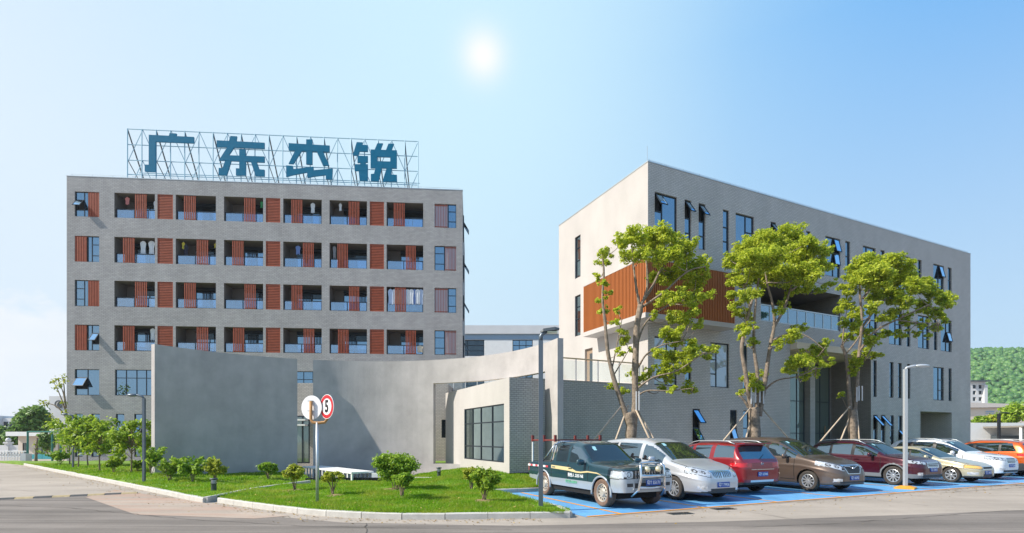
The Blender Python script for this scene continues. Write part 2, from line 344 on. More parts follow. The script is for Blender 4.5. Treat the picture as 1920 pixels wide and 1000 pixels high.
M['tarmac'] = ground_mat('dusty dark road', (0.235, 0.205, 0.18), 0.40)
M['paving_red'] = ground_mat('faded red paving', (0.40, 0.33, 0.27), 0.1, (0.42, 0.24, 0.17))
M['lot'] = mat('blue painted lot', (0.12, 0.345, 0.62), 0.6, noise=0.26, nscale=1.1, bump=0.15)
M['line'] = mat('orange line paint', (0.72, 0.31, 0.03), 0.6, noise=0.2, nscale=9)
M['lawn'] = mat('lawn soil and thatch', (0.15, 0.26, 0.02), 0.95, noise=0.35, nscale=2.2, bump=0.6, bscale=30)
M['apron'] = mat('pale forecourt', (0.45, 0.43, 0.40), 0.85, noise=0.1)
b = MB(); b.add([(-900, -200, 0), (900, -200, 0), (900, 950, 0), (-900, 950, 0)], [(0, 1, 2, 3)])
b.build('ground', M['concrete'], kind='structure')
def sheet(name, pts, z, m, kind='structure'):
    q = MB(); q.add([(p[0], p[1], z) for p in pts], [tuple(range(len(pts)))]); return q.build(name, m, kind=kind)
# dark, dusty carriageway across the foreground
road = [(-40, 4.0), (40, -3.0), (60, 3), (60, 20.5), (24, 15.5), (10, 12.1), (4.2, 10.9), (0, 10.4), (-3.5, 10.8), (-6.5, 12.2), (-9.5, 13.4), (-12.3, 16.2), (-15.0, 15.2), (-40, 6.5)]
sheet('road', road, 0.004, M['tarmac'])
# ---- frame of the car park / office building
UU = Vector((0.904, 0.428)); VV = Vector((-0.428, 0.904)); P0 = Vector((2.48, 11.98))
def uv(u, v, z=0.0): p = P0 + UU * u + VV * v; return Vector((p.x, p.y, z))
sheet('paving', [(-13.4, 17.6), (-8.2, 14.0), (-5.0, 11.7), (-5.6, 11.3), (-8.6, 11.9), (-12.6, 15.4)], 0.008, M['paving_red'])
lot = link('parking_lot', None, kind='structure')
q = MB(); q.add([uv(-0.95, -0.05, 0.006), uv(29, -0.05, 0.006), uv(29, 5.3, 0.006), uv(-0.95, 5.3, 0.006)], [(0, 1, 2, 3)]); q.build('lot_surface', M['lot'], lot)
def stripe(a, b_, w):
    a, b_ = Vector(a), Vector(b_); d = (b_ - a).normalized(); n = Vector((-d.y, d.x, 0)) * w / 2
    q = MB(); q.add([a - n, b_ - n, b_ + n, a + n], [(0, 1, 2, 3)]); q.build('painted_line', M['line'], lot)
stripe(uv(-0.9, 0.0, 0.011), uv(29, 0.0, 0.011), 0.10)
for u in (0.05, 2.62, 5.3, 8.1, 10.9, 13.2, 16.2, 19.3, 22.4, 25.4): stripe(uv(u, 0.05, 0.011), uv(u, 5.2, 0.011), 0.10)
# ---- lawns
HP = np.array([(-8.6, 15.3, .13), (-14.6, 20.6, .30), (-22, 28, .24), (-30, 33, .14), (-11, 21.5, .14), (-8, 20.0, .05), (-5, 20.2, .05), (-3.6, 22, .12), (-1, 20.2, .40), (0.9, 17.8, .16), (-.6, 16.2, .13), (.9, 12.2, .12), (-2.5, 11.9, .12), (-6, 13.5, .12), (-4, 16, .17), (-13, 18.5, .14), (-20, 24.5, .14), (-5.7, 24, .0), (-1.5, 23.5, .36), (-15.2, 20.0, .12), (-17, 21.5, .12), (-18.6, 22.8, .12), (-20.3, 24.2, .12), (-21.9, 25.6, .12), (-24, 27.3, .12), (-26.5, 29.4, .12), (-29, 31.5, .12), (-31.5, 33.6, .12), (-13, 18.3, .12), (-11, 16.9, .12)])
def lawn_h(x, y):
    x = np.asarray(x, float); y = np.asarray(y, float)
    d = ((x[..., None] - HP[:, 0]) ** 2 + (y[..., None] - HP[:, 1]) ** 2) ** 1.5 + 0.05
    w = 1 / d; h = (w * HP[:, 2]).sum(-1) / w.sum(-1)
    return h + 0.022 * np.sin(x * 2.1 + 1) * np.sin(y * 1.7) + 0.012 * np.sin(x * 5.3 + y * 3.1)
def inside(x, y, poly):
    x = np.asarray(x); y = np.asarray(y); r = np.zeros(x.shape, bool); n = len(poly)
    for i in range(n):
        x0, y0 = poly[i]; x1, y1 = poly[(i + 1) % n]
        c = ((y0 > y) != (y1 > y)); r ^= c & (x < (x1 - x0) * (y - y0) / ((y1 - y0) + 1e-12) + x0)
    return r
def g2(px, py, g=0.12): p = G(px, py, g); return (p.x, p.y)
K1 = g2(385, 934, 0.13)
frontk = [g2(412, 934), g2(460, 941), g2(520, 948.5), g2(585, 956), g2(660, 961), g2(750, 963.5), g2(850, 963.5), g2(940, 962), g2(1010, 961.5)]
corner = [g2(1052, 962), g2(1068, 960.5)]
lotl = [tuple(uv(-1.0, 0.55).xy), tuple(uv(-1.0, 2.2).xy), tuple(uv(-1.0, 5.38).xy)]
LEFT = [K1, g2(580, 905, 0.08), (-8.2, 21.3), (-10.0, 24.5), (-12, 27), (-14, 38.6), (-34, 37.2), (-37, 37.5), (-31.4, 33.6), (-21.9, 25.6), (-15.2, 20.0)]
FRONT = frontk + corner + lotl + [tuple(uv(1.2, 5.38).xy), (1.9, 19.5), (1.2, 21.5), (-1.5, 24.6), (-3.7, 25.2), (-4.3, 24.4), (-4.4, 20.9), (-7.9, 20.6), (-8.1, 20.2)]
def lawn(name, poly, step=0.3, skirt=False):
    q = MB(); xs = [p[0] for p in poly]; ys = [p[1] for p in poly]
    import mathutils
    pts = [Vector(p) for p in poly]
    border = []
    for i in range(len(pts)):
        a, c = pts[i], pts[(i + 1) % len(pts)]; n = max(1, int((c - a).length / step))
        border += [a + (c - a) * k / n for k in range(n)]
    gx, gy = np.meshgrid(np.arange(min(xs), max(xs), step), np.arange(min(ys), max(ys), step)); gx = gx.ravel(); gy = gy.ravel()
    e = .11; ok = inside(gx, gy, poly) & inside(gx + e, gy, poly) & inside(gx - e, gy, poly) & inside(gx, gy + e, poly) & inside(gx, gy - e, poly)
    allp = border + [Vector((x, y)) for x, y in zip(gx[ok], gy[ok])]
    nb = len(border)
    r = mathutils.geometry.delaunay_2d_cdt(allp, [(i, (i + 1) % nb) for i in range(nb)], [], 1, 1e-4)
    vv = r[0]; h = lawn_h([v.x for v in vv], [v.y for v in vv]); V = [(v.x, v.y, hh) for v, hh in zip(vv, h)]; Fc = [tuple(f) for f in r[2]]
    n0 = len(V); hb_ = lawn_h([v.x for v in border], [v.y for v in border])     # soil edge down to the kerb foot
    V += [(v.x, v.y, float(a)) for v, a in zip(border, hb_)] + [(v.x, v.y, -.05) for v in border]
    if skirt: Fc += [(n0 + i, n0 + (i + 1) % nb, n0 + nb + (i + 1) % nb, n0 + nb + i) for i in range(nb)]
    return link(name, mesh(name, V, Fc, M['lawn'], True), kind='structure')
lawn('lawn', LEFT, skirt=True); lawn('lawn', FRONT)
sheet('planting_bed', [tuple(uv(-1.0, 5.38).xy), tuple(uv(8.8, 5.38).xy), tuple(uv(8.8, 10.6).xy), tuple(uv(-3.2, 10.6).xy), (0.0, 21.5)], 0.10, M['lawn'])
sheet('planting_bed', [tuple(uv(19.5, 5.38).xy), tuple(uv(40, 5.38).xy), tuple(uv(40, 10.6).xy), tuple(uv(19.5, 10.6).xy)], 0.10, M['lawn'])
sheet('forecourt', [tuple(uv(8.8, 5.38).xy), tuple(uv(19.5, 5.38).xy), tuple(uv(19.5, 14).xy), tuple(uv(8.8, 14).xy)], 0.09, M['apron'])
# ---- kerbs: every stone its own part
def kerb(pts, h=0.135, w=0.13, L=0.98, side=1, m=None):
    root = link('kerb', None, kind='structure')
    pts = [Vector((p[0], p[1], 0)) for p in pts]; seg = []
    tot = [0.0]
    for a, c in zip(pts, pts[1:]): tot.append(tot[-1] + (c - a).length)
    def at(s):
        for i in range(len(pts) - 1):
            if s <= tot[i + 1] or i == len(pts) - 2:
                return pts[i] + (pts[i + 1] - pts[i]) * ((s - tot[i]) / max(1e-6, tot[i + 1] - tot[i]))
    n = max(1, round(tot[-1] / L))
    for k in range(n):
        a = at(tot[-1] * k / n); c = at(tot[-1] * (k + 1) / n); d = (c - a); l = d.length; d.normalize(); nrm = Vector((-d.y, d.x, 0)) * side
        jz = random.uniform(-0.004, 0.004); o = a + d * 0.006 - nrm * (w * 0.5) + Vector((0, 0, 0))
        q = MB(); l2 = l - 0.010; ch = 0.018
        prof = [(0, 0), (w, 0), (w, h + jz), (ch, h + jz), (0, h - ch + jz)]
        vs = [o + nrm * p[0] + Vector((0, 0, p[1])) for p in prof] + [o + d * l2 + nrm * p[0] + Vector((0, 0, p[1])) for p in prof]
        q.add(vs, [(0, 1, 2, 3, 4), (9, 8, 7, 6, 5)] + [(i, (i + 1) % 5, (i + 1) % 5 + 5, i + 5) for i in range(5)])
        q.build('kerb_stone', m or M['kerb'], root)
kerb([K1, (-15.2, 20.0), (-21.9, 25.6), (-31.4, 33.6)], side=-1)
kerb([K1, g2(480, 917, 0.1), g2(580, 905, 0.08)], h=0.16, w=0.12)
kerb(frontk + corner, L=0.95)
kerb([corner[-1]] + lotl, L=0.98)
kerb([lotl[-1], tuple(uv(9, 5.38).xy), tuple(uv(28, 5.38).xy)], L=0.98)
kerb([(-4.35, 20.95), g2(790, 897, .15), g2(1000, 896, 0.16)], h=0.19, w=0.10)
# drain slots and joints in the road
for a, c in (((1262, 966), (1310, 964)), ((1345, 957), (1382, 960))):
    d = tag(link('drain_cover', None), '%s dark slotted drain cover in the road beside the blue bays' % ('left, nearer' if a[0] < 1300 else 'right, farther'), 'drain cover')
    o = G(*a); u2 = Vector((0.96, 0.28, 0)); v2 = Vector((-0.28, 0.96, 0)); o.z = 0.0
    q = MB(); q.obox(o + Vector((0, 0, 0.005)), u2 * 0.58, v2 * 0.30, (0, 0, 0.004)); q.build('grate_frame', M['grey_dark'], d)
    for i in range(9):
        q = MB(); q.obox(o + u2 * (0.04 + i * 0.06) + v2 * 0.03 + Vector((0, 0, 0.009)), u2 * 0.028, v2 * 0.24, (0, 0, 0.006)); q.build('grate_bar', M['black'], d)
M['crack'] = mat('dark crack', (0.075, 0.065, 0.055), 0.95)
def crack(pts, w, z=0.0125):
    q = MB(); fine = []
    for a, c in zip(pts, pts[1:]):
        a, c = Vector(a), Vector(c); n = max(2, int((c - a).length / .25))
        fine += [a + (c - a) * i / n + Vector((random.gauss(0, .018), random.gauss(0, .018))) for i in range(n)]
    fine.append(Vector(pts[-1])); vs, fs = [], []
    for i, p in enumerate(fine):
        d = (fine[min(i + 1, len(fine) - 1)] - fine[max(0, i - 1)]).normalized(); nn_ = Vector((-d.y, d.x)) * w * random.uniform(.3, 1.0); vs += [(p.x - nn_.x, p.y - nn_.y, z), (p.x + nn_.x, p.y + nn_.y, z)]
    for i in range(len(fine) - 1): fs.append((2 * i, 2 * i + 1, 2 * i + 3, 2 * i + 2))
    q.add(vs, fs); q.build('road_crack', M['crack'], kind='structure')
crack([uv(-.9, -.22).xy, uv(6, -.2).xy, uv(29, -.24).xy], .014)
crack([uv(12, -.6).xy, uv(20, -.95).xy, uv(34, -1.2).xy], .016)
for a in (3.0, 8.2, 13.5, 19): crack([uv(a, -.25).xy, uv(a - .1, -2.2).xy], .010)
crack([(-16, 14.2), (-11, 13.0), (-7, 11.2), (-4, 10.3), (0, 9.9)], .013); crack([(-3.0, 10.7), (-2.6, 9.2), (-2.0, 7.5)], .012); crack([(-24, 20), (-15.4, 17.0), (-13.4, 17.4)], .012)
crack([(4.5, 10.2), (6.5, 10.6), (12, 12.6)], .012); crack([(-30, 28), (-21, 21.5)], .02)
# speed bump: black and yellow rubber segments
sb = thing('speed_bump', 'black and yellow rubber speed bump across the side road at the left', 'speed bump', (0, 0, 0))
M['bump_y'] = mat('worn yellow rubber', (0.40, 0.31, 0.17), 0.8, noise=0.3, nscale=12); M['bump_k'] = mat('worn black rubber', (0.07, 0.07, 0.07), 0.8, noise=0.3, nscale=12)
e0 = Vector((-11.9, 16.55, 0)); e1 = Vector((-21.5, 10.6, 0)); dd = (e1 - e0).normalized(); nn = Vector((-dd.y, dd.x, 0))
for i in range(27):
    o = e0 + dd * (0.41 * i); q = MB()
    prof = [(-.17, .004), (.17, .004), (.10, .042), (-.10, .042)]
    q.add([o + nn * p[0] + Vector((0, 0, p[1])) for p in prof] + [o + dd * .40 + nn * p[0] + Vector((0, 0, p[1])) for p in prof], [(0, 1, 2, 3), (7, 6, 5, 4), (0, 4, 5, 1), (1, 5, 6, 2), (2, 6, 7, 3), (3, 7, 4, 0)])
    q.build('bump_segment', M['bump_y'] if i % 2 == 0 else M['bump_k'], sb)

# ================================================================== FACADE TOOLS
front = lambda s, d, z: (s, d, z)
def facade(name, parent, S0, S1, Z0, Z1, ops, m, mp=front):
    ss = sorted({S0, S1} | {o[0] for o in ops} | {o[1] for o in ops}); zs = sorted({Z0, Z1} | {o[2] for o in ops} | {o[3] for o in ops})
    ss = [s for s in ss if S0 <= s <= S1]; zs = [z for z in zs if Z0 <= z <= Z1]
    q = MB()
    for a, c in zip(ss, ss[1:]):
        for e, f in zip(zs, zs[1:]):
            cs, cz = (a + c) / 2, (e + f) / 2
            if any(o[0] < cs < o[1] and o[2] < cz < o[3] for o in ops): continue
            q.add([mp(a, 0, e), mp(c, 0, e), mp(c, 0, f), mp(a, 0, f)], [(0, 1, 2, 3)])
    for s0, s1, z0, z1, d in ops:
        if d <= 0: continue
        for (a, e), (c, f) in (((s0, z0), (s1, z0)), ((s1, z0), (s1, z1)), ((s1, z1), (s0, z1)), ((s0, z1), (s0, z0))):
            q.add([mp(a, 0, e), mp(c, 0, f), mp(c, d, f), mp(a, d, e)], [(0, 1, 2, 3)])
    return q.build(name, m, parent)
def mbox(q, mp, s0, s1, d0, d1, z0, z1, mi=0):
    o = Vector(mp(s0, d0, z0)); q.obox(o, Vector(mp(s1, d0, z0)) - o, Vector(mp(s0, d1, z0)) - o, Vector(mp(s0, d0, z1)) - o, mi)
def window(parent, s0, s1, z0, z1, d=0.12, cols=((0, 1, (0.0, 1.0)),), opened=(), glass='glass', mp=front, fw=0.05, name='window'):
    """cols: (fraction from, to, row fractions bottom..top); opened: (column, row, angle in degrees)"""
    q = MB(); W = s1 - s0; H = z1 - z0
    bars = [(s0, s1, z0, z0 + fw), (s0, s1, z1 - fw, z1), (s0, s0 + fw, z0 + fw, z1 - fw), (s1 - fw, s1, z0 + fw, z1 - fw)]
    panes = []
    for ci, (a, c, rows) in enumerate(cols):
        xa = s0 + fw if a == 0 else s0 + a * W + fw * .5; xc = s1 - fw if c == 1 else s0 + c * W - fw * .5
        if c < 1: bars.append((xc, xc + fw, z0 + fw, z1 - fw))
        for ri, (e, f) in enumerate(zip(rows, rows[1:])):
            ze = z0 + fw if e == 0 else z0 + e * H + fw * .5; zf = z1 - fw if f == 1 else z0 + f * H - fw * .5
            if f < 1: bars.append((xa, xc, zf, zf + fw))
            panes.append((ci, ri, xa, xc, ze, zf))
    for bb in bars: mbox(q, mp, bb[0], bb[1], d - 0.03, d + 0.05, bb[2], bb[3])
    w = q.build(name, M['frame'], parent)
    om = {(c, r): a for c, r, a in opened}
    for ci, ri, xa, xc, ze, zf in panes:
        if (ci, ri) in om:
            an = R(om[(ci, ri)]); h = zf - ze; q = MB()
            def P3(s, t, o): # t along sash from hinge, o outwards
                return mp(s, d - 0.03 - math.sin(an) * t - math.cos(an) * o, zf - math.cos(an) * t + math.sin(an) * o)
            def sb_(sa, sc, ta, tc_, oa, oc, mi):
                o = Vector(P3(sa, ta, oa)); q.obox(o, Vector(P3(sc, ta, oa)) - o, Vector(P3(sa, tc_, oa)) - o, Vector(P3(sa, ta, oc)) - o, mi)
            e = 0.045
            sb_(xa, xc, 0, e, 0, .04, 0); sb_(xa, xc, h - e, h, 0, .04, 0); sb_(xa, xa + e, e, h - e, 0, .04, 0); sb_(xc - e, xc, e, h - e, 0, .04, 0)
            sb_(xa + e, xc - e, e, h - e, .012, .026, 1)
            q.build('open_sash', [M['frame'], M[glass]], w)
            q = MB(); mbox(q, mp, xa, xc, d + .10, d + .12, ze, zf); q.build('dark_opening', M['room'], w)
        else:
            q = MB(); mbox(q, mp, xa, xc, d, d + .015, ze, zf); q.build('pane', M[glass], w)
    return w
def slat_screen(parent, s0, s1, z0, z1, d, n, m, vertical=True, mp=front, fill=0.58, th=0.05, back=None, name='slat_screen', frame=0.0):
    q = MB()
    if vertical:
        p = (s1 - s0) / n
        for i in range(n): mbox(q, mp, s0 + p * (i + .5 - fill / 2), s0 + p * (i + .5 + fill / 2), d, d + th, z0, z1)
        mbox(q, mp, s0, s1, d + th + .003, d + th + .03, z0 + .05, z0 + .10); mbox(q, mp, s0, s1, d + th + .003, d + th + .03, z1 - .10, z1 - .05)
    else:
        p = (z1 - z0) / n
        for i in range(n): mbox(q, mp, s0, s1, d, d + th, z0 + p * (i + .5 - fill / 2), z0 + p * (i + .5 + fill / 2))
    o = q.build(name, m, parent, kind='stuff')
    if back:
        q = MB(); mbox(q, mp, s0, s1, d + th + .05, d + th + .08, z0, z1); q.build('backing_board', back, o)
    return o

# ================================================================== DORMITORY BLOCK (left)
OL = (-33.33, 39.0); TL = math.atan2(0.0771, 1); DL = (math.cos(TL), math.sin(TL))
WL_, HL_ = 29.5, 21.38
dorm = thing('apartment_block', 'six storey grey brick dormitory block with balconies and red brown slatted screens, rooftop sign above', 'building', (OL[0], OL[1], 0), TL)
sL = lambda px: onp(px, 700, OL, DL)[0]
def zL(px, py): return onp(px, py, OL, DL)[1]
rowz = []     # (bottom, top) of the balcony rows, top row first
for t, bt in ((362.8, 409.4), (445.2, 493.4), (527.3, 576), (610.6, 658.4)): rowz.append((zL(252, bt), zL(252, t)))
ROW5 = (zL(163, 741.5), zL(163, 692.5))
ACOL = (sL(140), sL(186)); ZCOL = (sL(814.8), sL(855.5))
BAL = [(214.5, 290.4), (329.5, 404.8), (420, 493.4), (531, 603.2), (617.8, 688), (724.8, 793.6)]
LOU = [(295, 324.3), (498.3, 525.6), (693.3, 720)]
ops = []
for z0, z1 in rowz:
    for a, c in BAL: ops.append((sL(a), sL(c), z0, z1, 0.0))
    for a, c in LOU: ops.append((sL(a), sL(c), z0, z1, 0.14))
    ops.append((*ACOL, z0, z1, 0.14)); ops.append((*ZCOL, z0, z1, 0.14))
wide5 = [(sL(215.5), sL(291)), (sL(330), sL(404.8)), (sL(420), sL(493.4)), (sL(531), sL(603.2)), (sL(617.8), sL(688)), (sL(724.8), sL(793.6))]
ops.append((*ACOL, *ROW5, 0.14))
for a, c in wide5: ops.append((a, c, *ROW5, 0.14))
gz1 = zL(147, 776); slits = [(140, 155), (171, 187), (217, 233), (251.5, 267.5), (287, 303)]
for a, c in slits: ops.append((sL(a), sL(c), 0.35, gz1, 0.14))
facade('wall', dorm, 0, WL_, 0, HL_, ops, M['brick'])
q = MB(); q.box(0, 0.24, 0.003, 14, 0, HL_); q.box(WL_ - 0.24, WL_, 0.003, 14, 0, HL_); q.box(0.24, WL_ - 0.24, 13.7, 14, 0, HL_); q.build('side_wall', M['brick'], dorm)
q = MB(); q.box(0.24, WL_ - 0.24, 0.24, 13.7, HL_ - 0.75, HL_ - 0.5); q.box(0.25, WL_ - .25, 1.7, 1.9, 0, HL_ - .76); q.build('roof', M['offwhite'], dorm)
q = MB(); q.box(0.24, WL_ - 0.24, 0.003, 0.24, HL_ - 0.5, HL_ - .002); q.build('parapet', M['brick'], dorm)
q = MB(); q.box(-.02, WL_ + .02, -.02, 0.28, HL_ + .001, HL_ + 0.05); q.build('coping', M['steel'], dorm)
for i in range(21): rod('lightning_rod', M['steel'], dorm, (0.3 + i * 1.45, 0.1, HL_), (0.3 + i * 1.45, 0.1, HL_ + 0.22), 0.012)
rod('lightning_wire', M['steel'], dorm, (0.2, 0.1, HL_ + 0.2), (WL_ - .2, 0.1, HL_ + 0.2), 0.010)
screens = [[(252, 274.8), (344, 367), (457, 479), (545.5, 567), (653, 674), (737.6, 759)],
           [(229.5, 252), (367.8, 390.4), (434.6, 456.7), (567, 588.4), (632, 652.4), (760.3, 779.8)],
           [(252, 275.5), (344.4, 367), (457.5, 479.6), (545.8, 567), (653.7, 673.7), (740, 761)],
           [(229.5, 252), (367.8, 390.4), (436, 458), (568.4, 589.4), (633, 653.7), (760, 780)]]
DB = 1.45
for r, (z0, z1) in enumerate(rowz):
    for c, (pa, pc) in enumerate(BAL):
        s0, s1 = sL(pa), sL(pc); H = z1 - z0; W = s1 - s0
        q = MB()
        for f in ([(s0, 0, z0), (s0, DB, z0), (s0, DB, z1), (s0, 0, z1)], [(s1, 0, z0), (s1, DB, z0), (s1, DB, z1), (s1, 0, z1)], [(s0, DB, z0), (s1, DB, z0), (s1, DB, z1), (s0, DB, z1)],
                  [(s0, 0, z0), (s1, 0, z0), (s1, DB, z0), (s0, DB, z0)], [(s0, 0, z1), (s1, 0, z1), (s1, DB, z1), (s0, DB, z1)]): q.add(f, [(0, 1, 2, 3)])
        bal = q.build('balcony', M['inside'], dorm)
        # glazed door and window in the back wall
        a = s0 + W * (0.20 + 0.06 * ((r * 3 + c) % 3)); e = s1 - 0.04
        hh = z0 + H * (0.62 if (r + c) % 3 else 0.78)
        q = MB(); 
        for x0, x1, za, zb in ((a, e, hh, hh + .06), (a, a + .06, z0, hh), (e - .06, e, z0, hh), ((a + e) / 2 - .04, (a + e) / 2 + .04, z0, hh), (a, e, z1 - .22, z1)): q.box(x0, x1, DB - .07, DB - .01, za, zb)
        gd_ = q.build('glass_door', M['frame'], bal)
        for x0, x1 in ((a + .06, (a + e) / 2 - .04), ((a + e) / 2 + .04, e - .06)): q = MB(); q.box(x0, x1, DB - .05, DB - .03, z0, hh); q.build('door_pane', M['glass'], bal)
        q = MB(); q.box(a, e, DB - .06, DB - .04, hh + .06, z1 - .22); q.build('upper_pane', M['glass_dark'], bal)
        # railing
        q = MB(); hr = z0 + H * 0.36
        for x0, x1, za, zb in ((s0 + .01, s1 - .01, hr, hr + .06), (s0 + .01, s1 - .01, z0 + .01, z0 + .06), (s0 + .01, s0 + .07, z0 + .06, hr), (s1 - .07, s1 - .01, z0 + .06, hr), (s0 + W * .45, s0 + W * .45 + .06, z0 + .06, hr)): q.box(x0, x1, .15, .20, za, zb)
        q.build('railing', M['frame'], bal)
        for x0, x1 in ((s0 + .08, s0 + W * .45 - .01), (s0 + W * .45 + .07, s1 - .08)): q = MB(); q.box(x0, x1, .17, .182, z0 + .07, hr - .01); q.build('glass_panel', M['rail_glass'], bal)
        pa2, pc2 = screens[r][c]
        slat_screen(bal, sL(pa2), sL(pc2), z0 + .02, z1 - .02, 0.02, 7, M['wood_red'], fill=0.50)
    for pa, pc in LOU:
        lp = MB(); s0, s1 = sL(pa), sL(pc)
        for x0, x1, za, zb in ((s0, s0 + .05, z0, z1), (s1 - .05, s1, z0, z1), (s0 + .05, s1 - .05, z0, z0 + .05), (s0 + .05, s1 - .05, z1 - .05, z1)): lp.box(x0, x1, .02, .09, za, zb)
        l_ = lp.build('louvre_panel', M['wood_red'], dorm)
        slat_screen(l_, s0 + .05, s1 - .05, z0 + .05, z1 - .05, 0.03, 15, M['wood_red'], vertical=False, fill=0.6, th=.04, back=M['wood_back'], name='louvre_slats')
    left_first = r in (0, 2); W = ACOL[1] - ACOL[0]; mid = ACOL[0] + W * .53
    wa, sa = ((ACOL[0], mid), (mid + .02, ACOL[1])) if left_first else ((ACOL[0] + W * .49, ACOL[1]), (ACOL[0], ACOL[0] + W * .48))
    window(dorm, wa[0], wa[1], z0, z1, cols=((0, .68, (0, .28, .68, 1)), (.68, 1, (0, 1))) if left_first else ((0, .36, (0, 1)), (.36, 1, (0, .26, .68, 1))),
           opened=((0, 1, 38),) if r == 0 else (((1, 1, 38),) if r == 3 else ()))
    slat_screen(dorm, sa[0], sa[1], z0 + .02, z1 - .02, 0.02, 7, M['wood_red'], fill=.62, back=M['wood_back'])
    W = ZCOL[1] - ZCOL[0]; sl = r in (0, 2)
    wa, sa = ((ZCOL[0] + W * .62, ZCOL[1]), (ZCOL[0], ZCOL[0] + W * .6)) if sl else ((ZCOL[0], ZCOL[0] + W * .46), (ZCOL[0] + W * .48, ZCOL[1]))
    window(dorm, wa[0], wa[1], z0, z1, cols=((0, 1, (0, .28, .7, 1)),))
    slat_screen(dorm, sa[0], sa[1], z0 + .02, z1 - .02, 0.02, 8, M['wood_red'], fill=.30, back=M['steel'])
window(dorm, *ACOL, *ROW5, cols=((0, .5, (0, .25, .68, 1)), (.5, 1, (0, 1))), opened=((0, 1, 36),))
for a, c in wide5: window(dorm, a, c, *ROW5, cols=((0, .26, (0, .68, 1)), (.26, .52, (0, .68, 1)), (.52, .76, (0, .68, 1)), (.76, 1, (0, .68, 1))))
for i, (a, c) in enumerate(slits): window(dorm, sL(a), sL(c), 0.35, gz1, cols=((0, 1, (0, .45, .72, 1)),), opened=((0, 1, 32),) if i in (0, 2, 3) else (), glass='glass')
mpR = lambda s, d, z: (WL_ - d, s, z)
for z0, z1 in rowz: window(dorm, 2.0, 3.0, z0, z1, d=-.055, cols=((0, 1, (0, .28, .7, 1)),), opened=((0, 1, 30),), mp=mpR)
mpLs = lambda s, d, z: (d, s, z)

# ---- rooftop sign
sign = thing('rooftop_sign', 'rooftop sign of four large dark teal Chinese characters on a pale blue steel truss', 'sign', (OL[0], OL[1], 0), TL)
DS = 1.3; OS = (OL[0] - math.sin(TL) * DS, OL[1] + math.cos(TL) * DS)
def sg(px, py): return onp(px, py, OS, DL)
zb_ = HL_ - 0.5
xa, ztop = sg(236.5, 238.5); xe, _ = sg(783.5, 263.5); ztop = (ztop + sg(783.5, 263.5)[1]) / 2
NP = 21; hs = ztop - zb_
lev = [zb_ + hs * f for f in (0.02, 0.30, 0.52, 0.76, 1.0)]
XS = [xa + (xe - xa) * i / NP for i in range(NP + 1)]
for i, x in enumerate(XS):
    rod('frame_post', M['truss'], sign, (x, DS + .16, zb_), (x, DS + .16, ztop), 0.038)
    if i % 2 == 0:
        rod('back_stay', M['truss_dark'], sign, (x, DS + .20, ztop - .1), (x + 0.25, DS + 3.1, zb_), 0.05)
        rod('back_strut', M['truss_dark'], sign, (x, DS + .2, lev[2]), (x + 0.22, DS + 2.6, zb_ + 0.6), 0.032)
for z in lev: rod('frame_rail', M['truss'], sign, (xa, DS + .22, z), (xe, DS + .22, z), 0.035)
rod('frame_rail', M['truss'], sign, (xa, DS + 1.6, lev[2] - .3), (xe, DS + 1.6, lev[2] - .3), 0.035)
rod('frame_rail', M['truss_dark'], sign, (xa, DS + 2.3, lev[1] + .1), (xe, DS + 2.3, lev[1] + .1), 0.035)
for i in range(NP):
    if i % 2 == 0:
        for a, c in ((0, 2), (2, 4)):
            rod('frame_brace', M['truss'], sign, (XS[i], DS + .27, lev[a]), (XS[i + 1], DS + .27, lev[c]), 0.026)
    else:
        for a, c in ((0, 2), (2, 4)):
            rod('frame_brace', M['truss'], sign, (XS[i + 1], DS + .27, lev[a]), (XS[i], DS + .27, lev[c]), 0.026)
Z1 = lambda x, y: (100 + x * .23, 220 + y * .23)
Z2 = lambda x, y: (480 + x * .23, 220 + y * .23)
